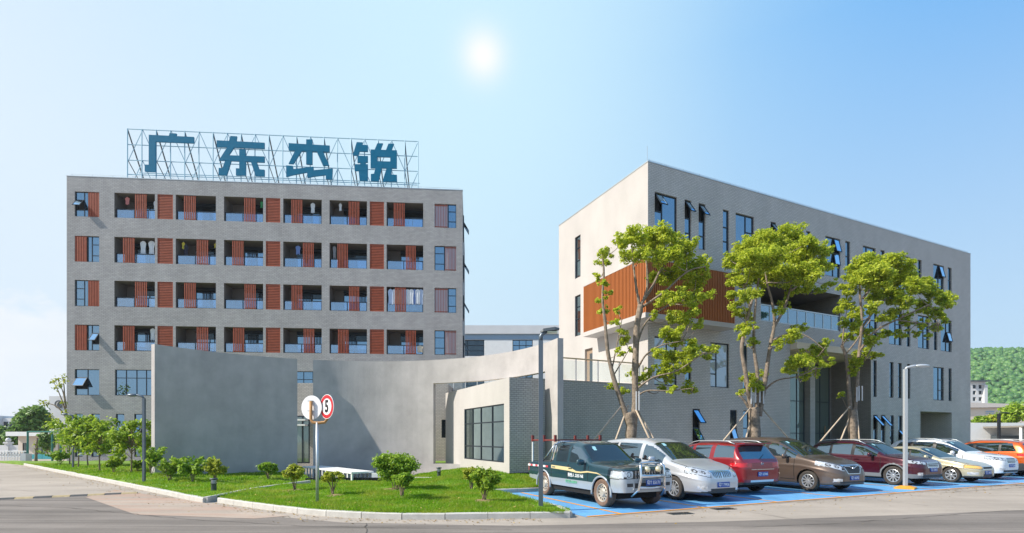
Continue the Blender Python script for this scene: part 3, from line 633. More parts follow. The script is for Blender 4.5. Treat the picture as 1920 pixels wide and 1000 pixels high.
CH = [
 (Z1, [[(780, 145), (1147, 163), (1147, 213), (780, 199)], [(780, 199), (835, 201), (835, 447), (779, 445)], [(747, 388), (779, 389), (779, 445), (747, 443)], [(950, 132), (1005, 135), (1003, 157), (944, 154)]]),
 (Z1, [[(1333, 190), (1722, 210), (1722, 258), (1333, 243)], [(1445, 155), (1498, 158), (1492, 198), (1433, 195)], [(1420, 246), (1474, 248), (1430, 312), (1418, 355), (1350, 353)], [(1425, 312), (1722, 322), (1722, 370), (1418, 356)], [(1517, 262), (1567, 264), (1567, 316), (1517, 315)], [(1517, 361), (1570, 364), (1570, 475), (1490, 475), (1490, 418), (1517, 420)], [(1402, 358), (1450, 358), (1415, 473), (1348, 470), (1350, 415), (1380, 417)], [(1612, 366), (1660, 368), (1680, 427), (1722, 430), (1722, 483), (1650, 480)]]),
 (Z2, [[(267, 213), (600, 233), (600, 283), (267, 270)], [(410, 183), (460, 183), (460, 224), (410, 221)], [(410, 277), (460, 279), (460, 388), (410, 385)], [(320, 273), (374, 275), (305, 382), (267, 380)], [(497, 280), (547, 282), (598, 395), (550, 395)], [(247, 395), (300, 398), (305, 425), (302, 472), (247, 487)], [(305, 425), (468, 405), (470, 432), (470, 484), (420, 495), (418, 450), (302, 472)], [(470, 434), (625, 420), (622, 507), (570, 505), (570, 472), (470, 484)]]),
 (Z2, [[(822, 205), (870, 207), (862, 226), (812, 235)], [(862, 226), (912, 230), (912, 282), (845, 280), (835, 313), (790, 312), (812, 235)], [(828, 316), (912, 318), (912, 370), (828, 372)], [(805, 385), (912, 385), (912, 440), (805, 438)], [(850, 372), (895, 371), (895, 384), (850, 384)], [(838, 441), (912, 441), (912, 518), (845, 515)], [(990, 215), (1035, 215), (1015, 269), (968, 266)], [(1080, 218), (1125, 218), (1105, 271), (1060, 270)],
        [(935, 265), (1148, 272), (1148, 328), (935, 322)], [(935, 322), (988, 324), (988, 360), (935, 359)], [(1095, 328), (1148, 328), (1148, 365), (1095, 364)], [(935, 359), (1148, 365), (1148, 418), (935, 415)], [(975, 416), (1025, 417), (1000, 522), (937, 520), (937, 465), (962, 463)], [(1065, 418), (1110, 418), (1098, 470), (1148, 472), (1150, 525), (1032, 523)]])]
for Zf, polys in CH:
    q = MB()
    for k, pl in enumerate(polys):
        pp = [sg(*Zf(x, y)) for x, y in pl]; q.prism(pp, DS - .04 - .001 * k, DS + .08 + .001 * k)
    q.build('sign_character', M['teal'], sign)

# ================================================================== OFFICE BUILDING (right)
OR = (6.76, 25.9); TR = math.atan2(0.428, 0.904); DR = (math.cos(TR), math.sin(TR)); VR = (-math.sin(TR), math.cos(TR))
WR_, HR_, ER_ = 30.4, 15.5, 8.7
off = thing('office_building', 'four storey grey brick office building with a cantilevered orange slatted box at its corner', 'building', (OR[0], OR[1], 0), TR)
sR = lambda px: onp(px, 700, OR, DR)[0]
def zR(px, py): return onp(px, py, OR, DR)[1]
tR = lambda px: onp(px, 700, OR, VR)[0]
def zRv(px, py): return onp(px, py, OR, VR)[1]
top_t, top_b = zR(1361, 394), zR(1361, 477.5)
top_s = zR(1316, 460)
r3t, r3b = zR(1775, 600), zR(1775, 659.5)
r2t, r2b = zR(1760, 688.5), zR(1760, 751)
wt_, wb_ = zR(1350, 643.5), zR(1350, 727)
g1t = zR(1640, 778)
wins = []   # s0,s1,z0,z1,cols,opened,glass
C3 = ((0, 1, (0, .3, .62, 1)),); C3o = ((0, 2, 34),)
def nar(a, c, z0, z1, op=(), g='glass'): wins.append((sR(a), sR(c), z0, z1, C3, op, g))
def wid(a, c, z0, z1, left=True, op=(), g='glass'):
    cols = ((0, .36, (0, .3, .62, 1)), (.36, 1, (0, 1))) if left else ((0, .58, (0, 1)), (.58, 1, (0, .3, .62, 1)))
    wins.append((sR(a), sR(c), z0, z1, cols, op, g))
wid(1227.5, 1269.5, top_b, top_t, True, ((0, 2, 34),)); nar(1283.7, 1296, top_b, top_t, C3o); nar(1310, 1322.5, top_b, top_t, C3o)
nar(1355.5, 1367, top_b, top_t); wid(1379.5, 1414, top_b, top_t, False); nar(1445, 1455, top_b, top_t, C3o); wid(1466.6, 1498, top_b, top_t, False)
nar(1512, 1520, top_b, top_t); wid(1547.6, 1575.6, top_b, top_t, False, ((1, 2, 14), (1, 1, 9))); nar(1585, 1594, top_b, top_t)
wid(1618, 1642, top_b, top_t); nar(1651, 1659, top_b, top_t); wid(1684, 1707, top_b, top_t, False); nar(1720.6, 1728, top_b, top_t)
wid(1750, 1770, top_b, top_t, False, ((1, 2, 13),)); nar(1777, 1784.5, top_b, top_t)
for a, c, wd in ((1591, 1600, 0), (1618, 1645, 1), (1667, 1691, 1), (1700, 1707, 0), (1721, 1742.5, 1), (1751, 1757.5, 0), (1764, 1784.5, 1)):
    (wid(a, c, r3b, r3t, False, ((1, 1, 13),) if a == 1764 else ()) if wd else nar(a, c, r3b, r3t))
for a, c, wd in ((1637.5, 1644, 0), (1668, 1675.5, 0), (1684, 1691, 0), (1701, 1707, 0), (1750, 1770, 1), (1778.6, 1784.6, 0)):
    (wid(a, c, r2b, r2t, False) if wd else nar(a, c, r2b, r2t))
for k, (a, c) in enumerate(((1637.5, 1645.5), (1652, 1660), (1669, 1676.5), (1684.5, 1692))): nar(a, c, 0.7, g1t, ((0, 2, 40),) if k < 2 else (((0, 1, 40),) if k == 3 else ()))
wid(1332, 1367, wb_, wt_, True, (), 'curtain_glass'); wid(1227, 1269, wb_ - .05, wt_, False, (), 'curtain_glass'); nar(1284.5, 1296, wb_, wt_); nar(1393, 1401, wb_, wt_)
nar(1198, 1214, .7, zR(1205, 765)); nar(1298.5, 1312.5, .7, zR(1305, 767), ((0, 2, 38), (0, 1, 34))); nar(1369, 1382, .7, zR(1375, 769), ((0, 1, 20),)); nar(1393.5, 1406, .7, zR(1400, 770))
M['curtain_glass'] = glass_mat('window with pale curtain', (0.42, 0.46, 0.48), (0.6, 0.75, 0.9), 0.22)
bal = (sR(1426.6), sR(1575.8), zR(1575, 622), zR(1575, 553.5), 0.0)
ent = (sR(1481.5), sR(1633), 0.0, zR(1482, 656), 0.0)
gar = (sR(1725.8), sR(1784.5), 0.0, zR(1726, 771.5), 0.0)
ops = [(w[0], w[1], w[2], w[3], 0.16) for w in wins] + [bal, ent, gar]
facade('wall', off, 0, WR_, 0, HR_, ops, M['brick_small'])
for w in wins: window(off, w[0], w[1], w[2], w[3], d=0.10, cols=w[4], opened=w[5], glass=w[6], fw=.055)
# lit side face, back, roof
mpS = lambda s, d, z: (d, s, z)
sw = [(tR(1088.5), tR(1078), zRv(1083, 521), zRv(1083, 443)), (tR(1088.5), tR(1078), zRv(1083, 630), zRv(1083, 554)), (tR(1111), tR(1096.5), 4.4, zRv(1104, 653.5))]
facade('side_wall', off, 0.003, ER_, 0, HR_, [(a, c, e, f, 0.2) for a, c, e, f in sw], M['plaster'], mpS)
for a, c, e, f in sw[:2]: window(off, a, c, e, f, d=.10, cols=((0, 1, (0, .42, .72, 1)),), opened=(), mp=mpS, glass='glass_green')
q = MB(); mbox(q, mpS, sw[2][0], sw[2][1], .14, .18, sw[2][2], sw[2][3]); dpart = q.build('terrace_door', mat('brown door', (.30, .21, .14), .7), off)
q = MB(); mbox(q, mpS, sw[2][0] + .1, sw[2][0] + (sw[2][1] - sw[2][0]) * .55, .10, .138, 4.45, sw[2][3] - .3); q.build('door_leaf', M['grey_dark'], dpart)
q = MB(); q.box(WR_ - .25, WR_, .003, ER_, 0, HR_); q.box(.25, WR_ - .25, ER_ - .25, ER_, 0, HR_); q.build('rear_wall', M['brick_small'], off)
q = MB(); q.box(.02, WR_ - .25, .26, ER_ - .25, HR_ - .8, HR_ - .5); q.box(.02, WR_ - .25, .003, .26, HR_ - .5, HR_ - .002); q.box(.003, .26, .26, ER_ - .25, HR_ - .5, HR_ - .002); q.build('roof', M['brick_small'], off)
q = MB(); q.box(-.02, WR_ + .02, -.02, .28, HR_ + .001, HR_ + .05); q.box(-.02, .28, .28, ER_, HR_ + .001, HR_ + .05); q.build('coping', M['steel'], off)
for i in range(28): rod('lightning_rod', M['steel'], off, (.2 + i * 1.11, .12, HR_), (.2 + i * 1.11, .12, HR_ + .2), .012)
rod('lightning_wire', M['steel'], off, (.1, .12, HR_ + .18), (WR_ - .1, .12, HR_ + .18), .010)
rod('lightning_rod', M['steel'], off, (.12, .2, HR_), (.12, .2, HR_ + .9), .012)
# third floor terrace recess
def recess(s0, s1, z0, z1, d, m, name):
    q = MB()
    for f in ([(s0, 0, z0), (s0, d, z0), (s0, d, z1), (s0, 0, z1)], [(s1, 0, z0), (s1, d, z0), (s1, d, z1), (s1, 0, z1)], [(s0, d, z0), (s1, d, z0), (s1, d, z1), (s0, d, z1)], [(s0, 0, z1), (s1, 0, z1), (s1, d, z1), (s0, d, z1)], [(s0, 0, z0), (s1, 0, z0), (s1, d, z0), (s0, d, z0)]): q.add(f, [(0, 1, 2, 3)])
    return q.build(name, m, off)
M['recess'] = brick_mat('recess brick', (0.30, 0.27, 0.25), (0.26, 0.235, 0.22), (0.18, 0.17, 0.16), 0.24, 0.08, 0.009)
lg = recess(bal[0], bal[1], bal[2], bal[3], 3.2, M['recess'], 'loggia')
q = MB(); q.box(bal[0] + .6, bal[1] - .6, 3.12, 3.18, bal[2], bal[3] - .5); q.build('loggia_glazing', M['glass_dark'], lg)
nb_ = 9; wv = (bal[1] - bal[0]) / nb_; hr = zR(1575.8, 594.5)
q = MB(); q.box(bal[0], bal[1], .06, .12, hr, hr + .07); q.box(bal[0], bal[1], .06, .12, bal[2] + .002, bal[2] + .08)
for i in range(nb_ + 1): x = min(bal[0] + i * wv, bal[1] - .05); q.box(x, x + .05, .062, .118, bal[2] + .08, hr)
rl = q.build('loggia_railing', M['steel'], off)
M['bal_glass'] = glass_mat('balcony glass', (0.05, 0.10, 0.13), (0.6, 0.78, 0.92), 0.40)
for i in range(nb_):
    q = MB(); q.box(bal[0] + i * wv + .055, bal[0] + (i + 1) * wv - .005, .085, .097, bal[2] + .08, hr); q.build('glass_panel', M['bal_glass'], rl)
# entrance recess
D_E = 2.6
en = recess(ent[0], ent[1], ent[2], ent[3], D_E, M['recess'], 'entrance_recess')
q = MB(); q.box(ent[0] + .0, ent[1], -.45, -.004, ent[3] - .0, ent[3] + .38); q.box(ent[0] + .02, ent[1] - .02, 0, D_E - .02, ent[3] - .02, ent[3] - .006); q.build('canopy', M['soffit'], off)
def backpx(px): # pixel -> s on the plane D_E behind the face
    O = (OR[0] + VR[0] * D_E, OR[1] + VR[1] * D_E); return onp(px, 700, O, DR)[0]
x0, x1 = backpx(1482) - .3, backpx(1505); 
gl = [(x0, x1), (backpx(1516), backpx(1552))]
for a, c in gl:
    cols = ((0, .5, (0, .30, .62, 1)), (.5, 1, (0, .30, .62, 1)))
    w = window(en, a, c, 0.1, ent[3] - .2, d=D_E - .1, cols=cols, glass='glass_green', name='glazed_screen')
q = MB(); q.box(backpx(1505) + .05, backpx(1516) - .05, D_E - .5, D_E - .06, 0, ent[3] - .03); q.build('column', M['brick_small'], off)
# glass entrance doors with orange pull bars
for px in (1516, 1541):
    rod('door_bar', M['rust'], off, (backpx(px), D_E - .22, .4), (backpx(px), D_E - .22, 2.6), .025)
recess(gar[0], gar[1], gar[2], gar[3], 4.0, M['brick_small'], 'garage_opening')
# wooden cantilevered box
bx0, bx1, by0, by1 = -0.95, 4.95, -0.95, 4.4
bz0, bz1 = 7.72, 10.30
q = MB(); q.box(bx0 + .09, bx1 - .09, by0 + .09, -.004, bz0, bz1 - .004); q.box(bx0 + .09, -.004, -.004 + .001, by1 - .09, bz0, bz1 - .004); cb = q.build('cantilever_box', M['wood_back'], off)
q = MB(); q.box(bx0, bx1, by0, -.004, bz0 - .24, bz0 - .004); q.box(bx0, -.004, -.0035, by1, bz0 - .24, bz0 - .004); q.box(bx0, bx1, by0, -.005, bz1, bz1 + .05); q.box(bx0, -.004, -.0035, by1, bz1, bz1 + .05); q.build('box_slab', M['plaster'], off)
n = 52; p = (bx1 - bx0) / n
for i in range(n): blk('slat', M['wood_orange'], cb, bx0 + p * (i + .24), bx0 + p * (i + .76), by0 + .01, by0 + .085, bz0, bz1)
n = 47; p = (by1 - by0 - .09) / n
for i in range(n): blk('slat', M['wood_orange'], cb, bx0 + .01, bx0 + .085, by0 + .09 + p * (i + .24), by0 + .09 + p * (i + .76), bz0, bz1)
n = 7
q = MB(); q.box(bx1 - .088, bx1 - .01, by0 + .09, -.004, bz0, bz1); q.build('end_panel', M['wood_orange'], cb)
# lower wing wall: one storey podium with terrace, same plane as the front
pod = thing('podium', 'one storey grey brick podium wing with a terrace on top, left of the office building', 'building', (OR[0], OR[1], 0), TR)
pz = 4.38
q = MB(); q.box(-7.0, -.004, 0.0, .25, 0, pz); q.box(-7.0, -6.75, .25, 7, 0, pz - .01); q.build('wall', M['brick_small'], pod)
q = MB(); q.box(-6.75, -.005, .26, 7, pz - .3, pz - .05); q.build('terrace_floor', M['offwhite'], pod)
q = MB(); q.box(-7.02, -.006, -.02, .27, pz + .001, pz + .04); q.build('coping', M['plaster'], pod)
rail = thing('terrace_railing', 'glass terrace railing with brass coloured handrail on top of the podium wall', 'railing', (OR[0], OR[1], 0), TR)
rod('handrail', mat('brass handrail', (0.45, 0.36, 0.22), .4, .4), rail, (-5.4, .4, pz + 1.12), (-.1, .4, pz + 1.12), .035)
for i in range(5):
    rod('post', M['steel'], rail, (-5.2 + i * 1.25, .4, pz + .04), (-5.2 + i * 1.25, .4, pz + 1.1), .025)
    q = MB(); q.box(-5.15 + i * 1.25, -4.0 + i * 1.25, .39, .402, pz + .14, pz + 1.02); q.build('glass_panel', M['terr_glass'], rail)

# ================================================================== CURVED SCREEN WALL
CC = Vector((-6.7, 17.2)); RW = 8.9; TW = 0.24; HW = 5.6
def arc_a(px):       # where the sight line meets the far side of the arc
    k = (px - CXP) / F; d = Vector((k, 1)).normalized(); bq = -d.dot(CC); c = CC.dot(CC) - RW * RW
    t = -bq + math.sqrt(bq * bq - c); p = d * t - CC; return math.atan2(p.x, p.y)
def ap(a, r, z): return (CC.x + r * math.sin(a), CC.y + r * math.cos(a), z)
def arcwall(q, a0, a1, z0, z1, n=None):
    n = n or max(2, int(abs(a1 - a0) / 0.03)); b = len(q.v)
    vs = []
    for i in range(n + 1):
        a = a0 + (a1 - a0) * i / n; vs += [ap(a, RW, z0), ap(a, RW, z1), ap(a, RW + TW, z1), ap(a, RW + TW, z0)]
    fs = []
    for i in range(n):
        for k in range(4): fs.append((i * 4 + k, i * 4 + (k + 1) % 4, (i + 1) * 4 + (k + 1) % 4, (i + 1) * 4 + k))
    fs += [(0, 1, 2, 3), (n * 4 + 3, n * 4 + 2, n * 4 + 1, n * 4)]
    q.add(vs, fs)
aL0, aL1, aR0, aO0, aO1, aR1 = [arc_a(x) for x in (290, 557.5, 587, 812.5, 1022, 1045.5)]
M['curved'] = mat('curved wall render', (0.43, 0.402, 0.385), 0.85, noise=0.17, nscale=1.1, bump=0.25, bscale=14, detail=9)
t_ = M['curved'].node_tree; b_ = t_.nodes['Principled BSDF']; src = b_.inputs['Base Color'].links[0].from_socket
co = t_.nodes.new('ShaderNodeTexCoord'); mp_ = t_.nodes.new('ShaderNodeMapping'); mp_.inputs['Scale'].default_value = (1.6, 1.6, 0.22); t_.links.new(co.outputs['Object'], mp_.inputs[0])
n_ = t_.nodes.new('ShaderNodeTexNoise'); n_.inputs['Scale'].default_value = 1.3; n_.inputs['Detail'].default_value = 6; t_.links.new(mp_.outputs[0], n_.inputs['Vector'])
r_ = t_.nodes.new('ShaderNodeMapRange'); r_.inputs[1].default_value = .35; r_.inputs[2].default_value = .75; r_.inputs[3].default_value = 1.02; r_.inputs[4].default_value = .92; t_.links.new(n_.outputs['Fac'], r_.inputs[0])
m_ = t_.nodes.new('ShaderNodeVectorMath'); m_.operation = 'SCALE'; t_.links.new(src, m_.inputs[0]); t_.links.new(r_.outputs[0], m_.inputs['Scale']); t_.links.new(m_.outputs[0], b_.inputs['Base Color'])
q = MB(); arcwall(q, aL0, aL1, -.3, HW)
tag(q.build('screen_wall', M['curved']), 'tall curved grey screen wall, left piece, wholly in shade', 'wall', 'curved screen walls')
cw = thing('screen_wall', 'tall curved pale screen wall, right piece with a large opening cut in it', 'wall', (0, 0, 0), 0, 'curved screen walls')
q = MB(); arcwall(q, aR0, aO0, -.3, HW); arcwall(q, aO0, aO1, 4.45, HW); arcwall(q, aO1, aR1, -.3, HW); q.build('wall', M['curved'], cw)
q = MB(); arcwall(q, aO0, arc_a(868), -.3, .5); q.build('sill_wall', M['curved'], cw)
q = MB()
n = 30
for i in range(n):
    a0 = aO0 + (aO1 - aO0) * i / n; a1 = aO0 + (aO1 - aO0) * (i + 1) / n
    q.add([ap(a0, RW, 4.446), ap(a1, RW, 4.446), ap(a1, RW + TW, 4.446), ap(a0, RW + TW, 4.446)], [(0, 1, 2, 3)])
q.build('lintel_soffit', M['soffit'], cw)
# glazed block projecting through the opening
blkO = (-0.1, 20.0)
gb = thing('glazed_pavilion', 'low brick block with a large gridded window standing in the opening of the curved wall', 'building', (blkO[0], blkO[1], 0), TR)
VB = VR
def tB(px): return onp(px, 700, blkO, VB)[0]
def zB(px, py): return onp(px, py, blkO, VB)[1]
LB = tB(835.5); hb = zB(955, 707.5); wz0, wz1 = zB(945, 868), zB(944, 757)
wa, wc = tB(945), tB(870.5)
facade('wall', gb, 0.0, LB, 0, hb, [(wa, wc, wz0, wz1, .15)], M['plaster'], mpS)
window(gb, wa, wc, wz0, wz1, d=.06, cols=((0, .28, (0, .26, .70, 1)), (.28, .56, (0, .26, .70, 1)), (.56, .78, (0, .26, .70, 1)), (.78, 1, (0, .26, .70, 1))), glass='glass_green', mp=mpS, name='gridded_window')
q = MB(); q.box(0.002, 1.32, 0, .2, 0, hb - .002); q.build('front_wall', M['brick_dark'], gb)
q = MB(); q.box(.2, 1.3, .21, LB, hb - .2, hb - .004); q.build('roof', M['offwhite'], gb)
q = MB(); q.box(-.02, 1.5, -.06, -.002, 0, .42); q.build('plinth', M['granite'], gb)
# low wing seen through the gap and the opening
lw = thing('low_wing', 'low dark brick wing with a glazed door, seen between the two curved walls', 'building', (0, 0, 0))
YL = 30.2
def fx(px): return (px - CXP) / F * YL
def fz(py): return EYE + (HZ - py) / F * YL
x0, x1 = -15.5, fx(838.5)
dz0, dz1 = fz(869), fz(779.5)
mpW = lambda s, d, z: (s, YL + d, z)
facade('wall', lw, x0, x1, 0, 4.95, [(fx(540), fx(581), dz0, dz1, .12), (fx(828), fx(836.5), fz(821), fz(787), .12)], M['brick_dark'], mpW)
q = MB(); q.box(x0, x1, YL + .5, YL + 7.5, 0, 4.94); q.build('body', M['brick_dark'], lw)
window(lw, fx(540), fx(581), dz0, dz1, d=.04, cols=((0, .3, (0, 1)), (.3, .66, (0, 1)), (.66, 1, (0, 1))), glass='glass_teal' if 'glass_teal' in M else 'glass_green', mp=mpW, name='glass_door', fw=.08)
for py in (786.5, 796): q = MB(); q.box(fx(540), fx(578), YL - .5, YL - .05, fz(py + 3), fz(py)); q.build('canopy_bar', M['white'], lw)
window(lw, fx(828), fx(836.5), fz(821), fz(787), d=.04, glass='glass_dark', mp=mpW)
gr = thing('roof_balustrade', 'glass balustrade along the roof of the low wing behind the opening', 'railing', (0, 0, 0))
for i in range(6):
    rod('post', M['steel'], gr, (-5.2 + i * .75, 33, 4.0), (-5.2 + i * .75, 33, 5.4), .03)
    if i < 5: q = MB(); q.box(-5.15 + i * .75, -4.5 + i * .75, 32.99, 33.0, 4.1, 5.3); q.build('glass_panel', M['terr_glass'], gr)

# reflecting pool, granite edge and little footbridge
M['water'] = mat('still dark water', (0.012, 0.02, 0.024), 0.04, spec=0.6)
sheet('pool', [(-9.3, 26.2), (-9.9, 25.4), (-8.4, 21.4), (-7.9, 20.7), (-4.4, 21.0), (-4.2, 25.4)], 0.012, M['water'])
pe = link('pool_edge', None, kind='structure')
for a, c in (((-8.15, 20.55), (-6.95, 20.62)), ((-6.9, 20.65), (-5.7, 20.75)), ((-5.65, 20.76), (-4.4, 20.9))):
    a, c = Vector((*a, 0)), Vector((*c, 0)); d = c - a; q = MB(); q.obox(a, d, Vector((0, .22, 0)), (0, 0, .17)); q.build('edge_stone', M['granite'], pe)
q = MB(); q.box(-5.65, -4.4, 20.98, 21.15, .02, .34); q.build('edge_cap', M['white'], pe)
fb = thing('footbridge', 'small white footbridge with slatted sides leading to the gap between the curved walls', 'footbridge', (0, 0, 0))
A = Vector((-10.05, 25.0, 0)); Bp = Vector((-6.35, 20.6, 0)); d = (Bp - A); n_ = Vector((-d.y, d.x, 0)).normalized()
q = MB(); q.obox(A + Vector((0, 0, .34)), d, n_ * 0.95, (0, 0, .07)); q.build('deck', M['white'], fb)
for i in range(15):
    for o_ in (0.02, 0.87):
        q = MB(); p = A + d * (0.015 + i * .069) + n_ * o_; q.obox(p, d.normalized() * .09, n_ * .06, (0, 0, .338)); q.build('side_post', M['white'], fb)
# ================================================================== CARS
M['tyre'] = mat('dusty tyre', (0.045, 0.038, 0.032), 0.85, noise=0.3, nscale=14)
M['tyre_mud'] = mat('muddy tyre', (0.16, 0.10, 0.07), 0.9, noise=0.35, nscale=9)
M['rim'] = mat('alloy rim', (0.68, 0.69, 0.70), 0.28, 0.75)
M['rim_steel'] = mat('steel rim', (0.55, 0.50, 0.43), 0.45, 0.5)
M['hub_dark'] = mat('brake shadow metal', (0.02, 0.02, 0.022), 0.7)
M['chrome'] = mat('chrome', (0.72, 0.74, 0.76), 0.13, 0.95)
M['car_glass'] = glass_mat('car glass', (0.014, 0.02, 0.023), (0.66, 0.84, 0.95), 0.30, rough=0.015)
M['screen_glass'] = glass_mat('windscreen glass', (0.022, 0.028, 0.025), (0.62, 0.78, 0.82), 0.16, rough=0.015)
M['pillar'] = mat('black pillar', (0.012, 0.012, 0.014), 0.3)
M['plastic'] = mat('grey black plastic', (0.035, 0.038, 0.042), 0.55)
M['under'] = mat('underbody', (0.008, 0.008, 0.009), 0.9)
M['lamp'] = mat('headlamp glass', (0.58, 0.61, 0.64), 0.08, 0.35, coat=1.0, noise=0.45, nscale=12)
M['sticker'] = mat('pale windscreen sticker', (0.35, 0.62, 0.68), .5)
M['tail'] = mat('red tail lamp', (0.50, 0.010, 0.015), 0.12, coat=1.0)
M['amber'] = mat('amber lens', (0.75, 0.45, 0.12), 0.15, coat=1.0)
M['plate'] = mat('blue number plate', (0.015, 0.075, 0.34), 0.45)
M['plate_w'] = mat('plate characters', (0.78, 0.80, 0.82), 0.5)
def paint(name, c, metal=0.35, rough=0.32): return mat(name, c, rough, metal, coat=0.8, noise=0.05, nscale=2)
def gauss(a, dx, s):
    k = int(3 * s / dx) + 1; t = np.arange(-k, k + 1) * dx; w = np.exp(-t * t / (2 * s * s)); w /= w.sum()
    return np.convolve(np.pad(a, k, mode='edge'), w, mode='valid')
PI = math.pi
_wheel = {}
def wheel_meshes(r, wd, style, tyre, rim):
    key = (r, wd, style, tyre, rim)
    if key in _wheel: return _wheel[key]
    q = MB(); w = wd / 2; ri = r * 0.66
    q.lathe([(ri, -w * .8), (r * .86, -w), (r * .95, -w * .93), (r, -w * .6), (r, w * .6), (r * .95, w * .93), (r * .86, w), (ri, w * .8)], 40, axis='y')
    t = q.mesh('tyre', M[tyre], True)
    q = MB(); q.lathe([(ri, -w * .8), (ri * 1.0, w * .82), (ri * .95, w * .86), (ri * .90, w * .70), (ri * .88, 0.0)], 40, axis='y')
    if style == 'steel':
        q.lathe([(ri * .9, w * .5), (ri * .72, w * .62), (ri * .5, w * .55), (ri * .36, w * .9), (0.001, w * .92)], 32, axis='y')
        for i in range(12):
            a = 2 * PI * i / 12; c = Vector((math.cos(a), 0, math.sin(a))); tt = Vector((-math.sin(a), 0, math.cos(a)))
            o = c * ri * .60 - tt * ri * .075 + Vector((0, w * .56, 0)); q.obox(o, c * ri * .16, tt * ri * .15, (0, w * .10, 0), 1)
    else:
        n = style
        q.lathe([(ri * .22, w * .45), (ri * .22, w * .72), (ri * .12, w * .78), (0.001, w * .78)], 20, axis='y')
        for i in range(n):
            a = 2 * PI * i / n + .3; c = Vector((math.cos(a), 0, math.sin(a))); tt = Vector((-math.sin(a), 0, math.cos(a)))
            b0, b1 = ri * .085 * 10 / n, ri * .105 * 10 / n; y0, y1 = w * .42, w * .74
            p = [c * ri * .18 - tt * b0, c * ri * .18 + tt * b0, c * ri * .93 + tt * b1, c * ri * .93 - tt * b1]
            q.add([v + Vector((0, y0, 0)) for v in p] + [v + Vector((0, y1 + (0 if k < 2 else w * .06), 0)) for k, v in enumerate(p)], [(0, 3, 2, 1), (4, 5, 6, 7), (0, 1, 5, 4), (1, 2, 6, 5), (2, 3, 7, 6), (3, 0, 4, 7)])
        q.lathe([(0.001, w * .12), (ri * .9, w * .12)], 24, 1, axis='y')
    rm = q.mesh('rim', [M[rim], M['hub_dark']])
    _wheel[key] = (t, rm); return _wheel[key]
def plate_at(root, x, z, text, nx=-1, size=(0.44, 0.14), y=0.0, dig=0.112):
    q = MB(); q.box(x - .008, x + .008, y - size[0] / 2, y + size[0] / 2, z - size[1] / 2, z + size[1] / 2)
    p = q.build('number_plate', M['plate'], root)
    o = link('plate_lettering', text_mesh(text, dig, M['plate_w'], 0.001, bold=0.0015), p, (x + nx * .0105, y, z - .003))
    o.rotation_euler = (R(90), 0, R(-90) if nx < 0 else R(90))
    bb = [v.co.x for v in o.data.vertices]; ww = max(bb) - min(bb); o.scale = (min(1.0, size[0] * .9 / ww), 1, 1); return p
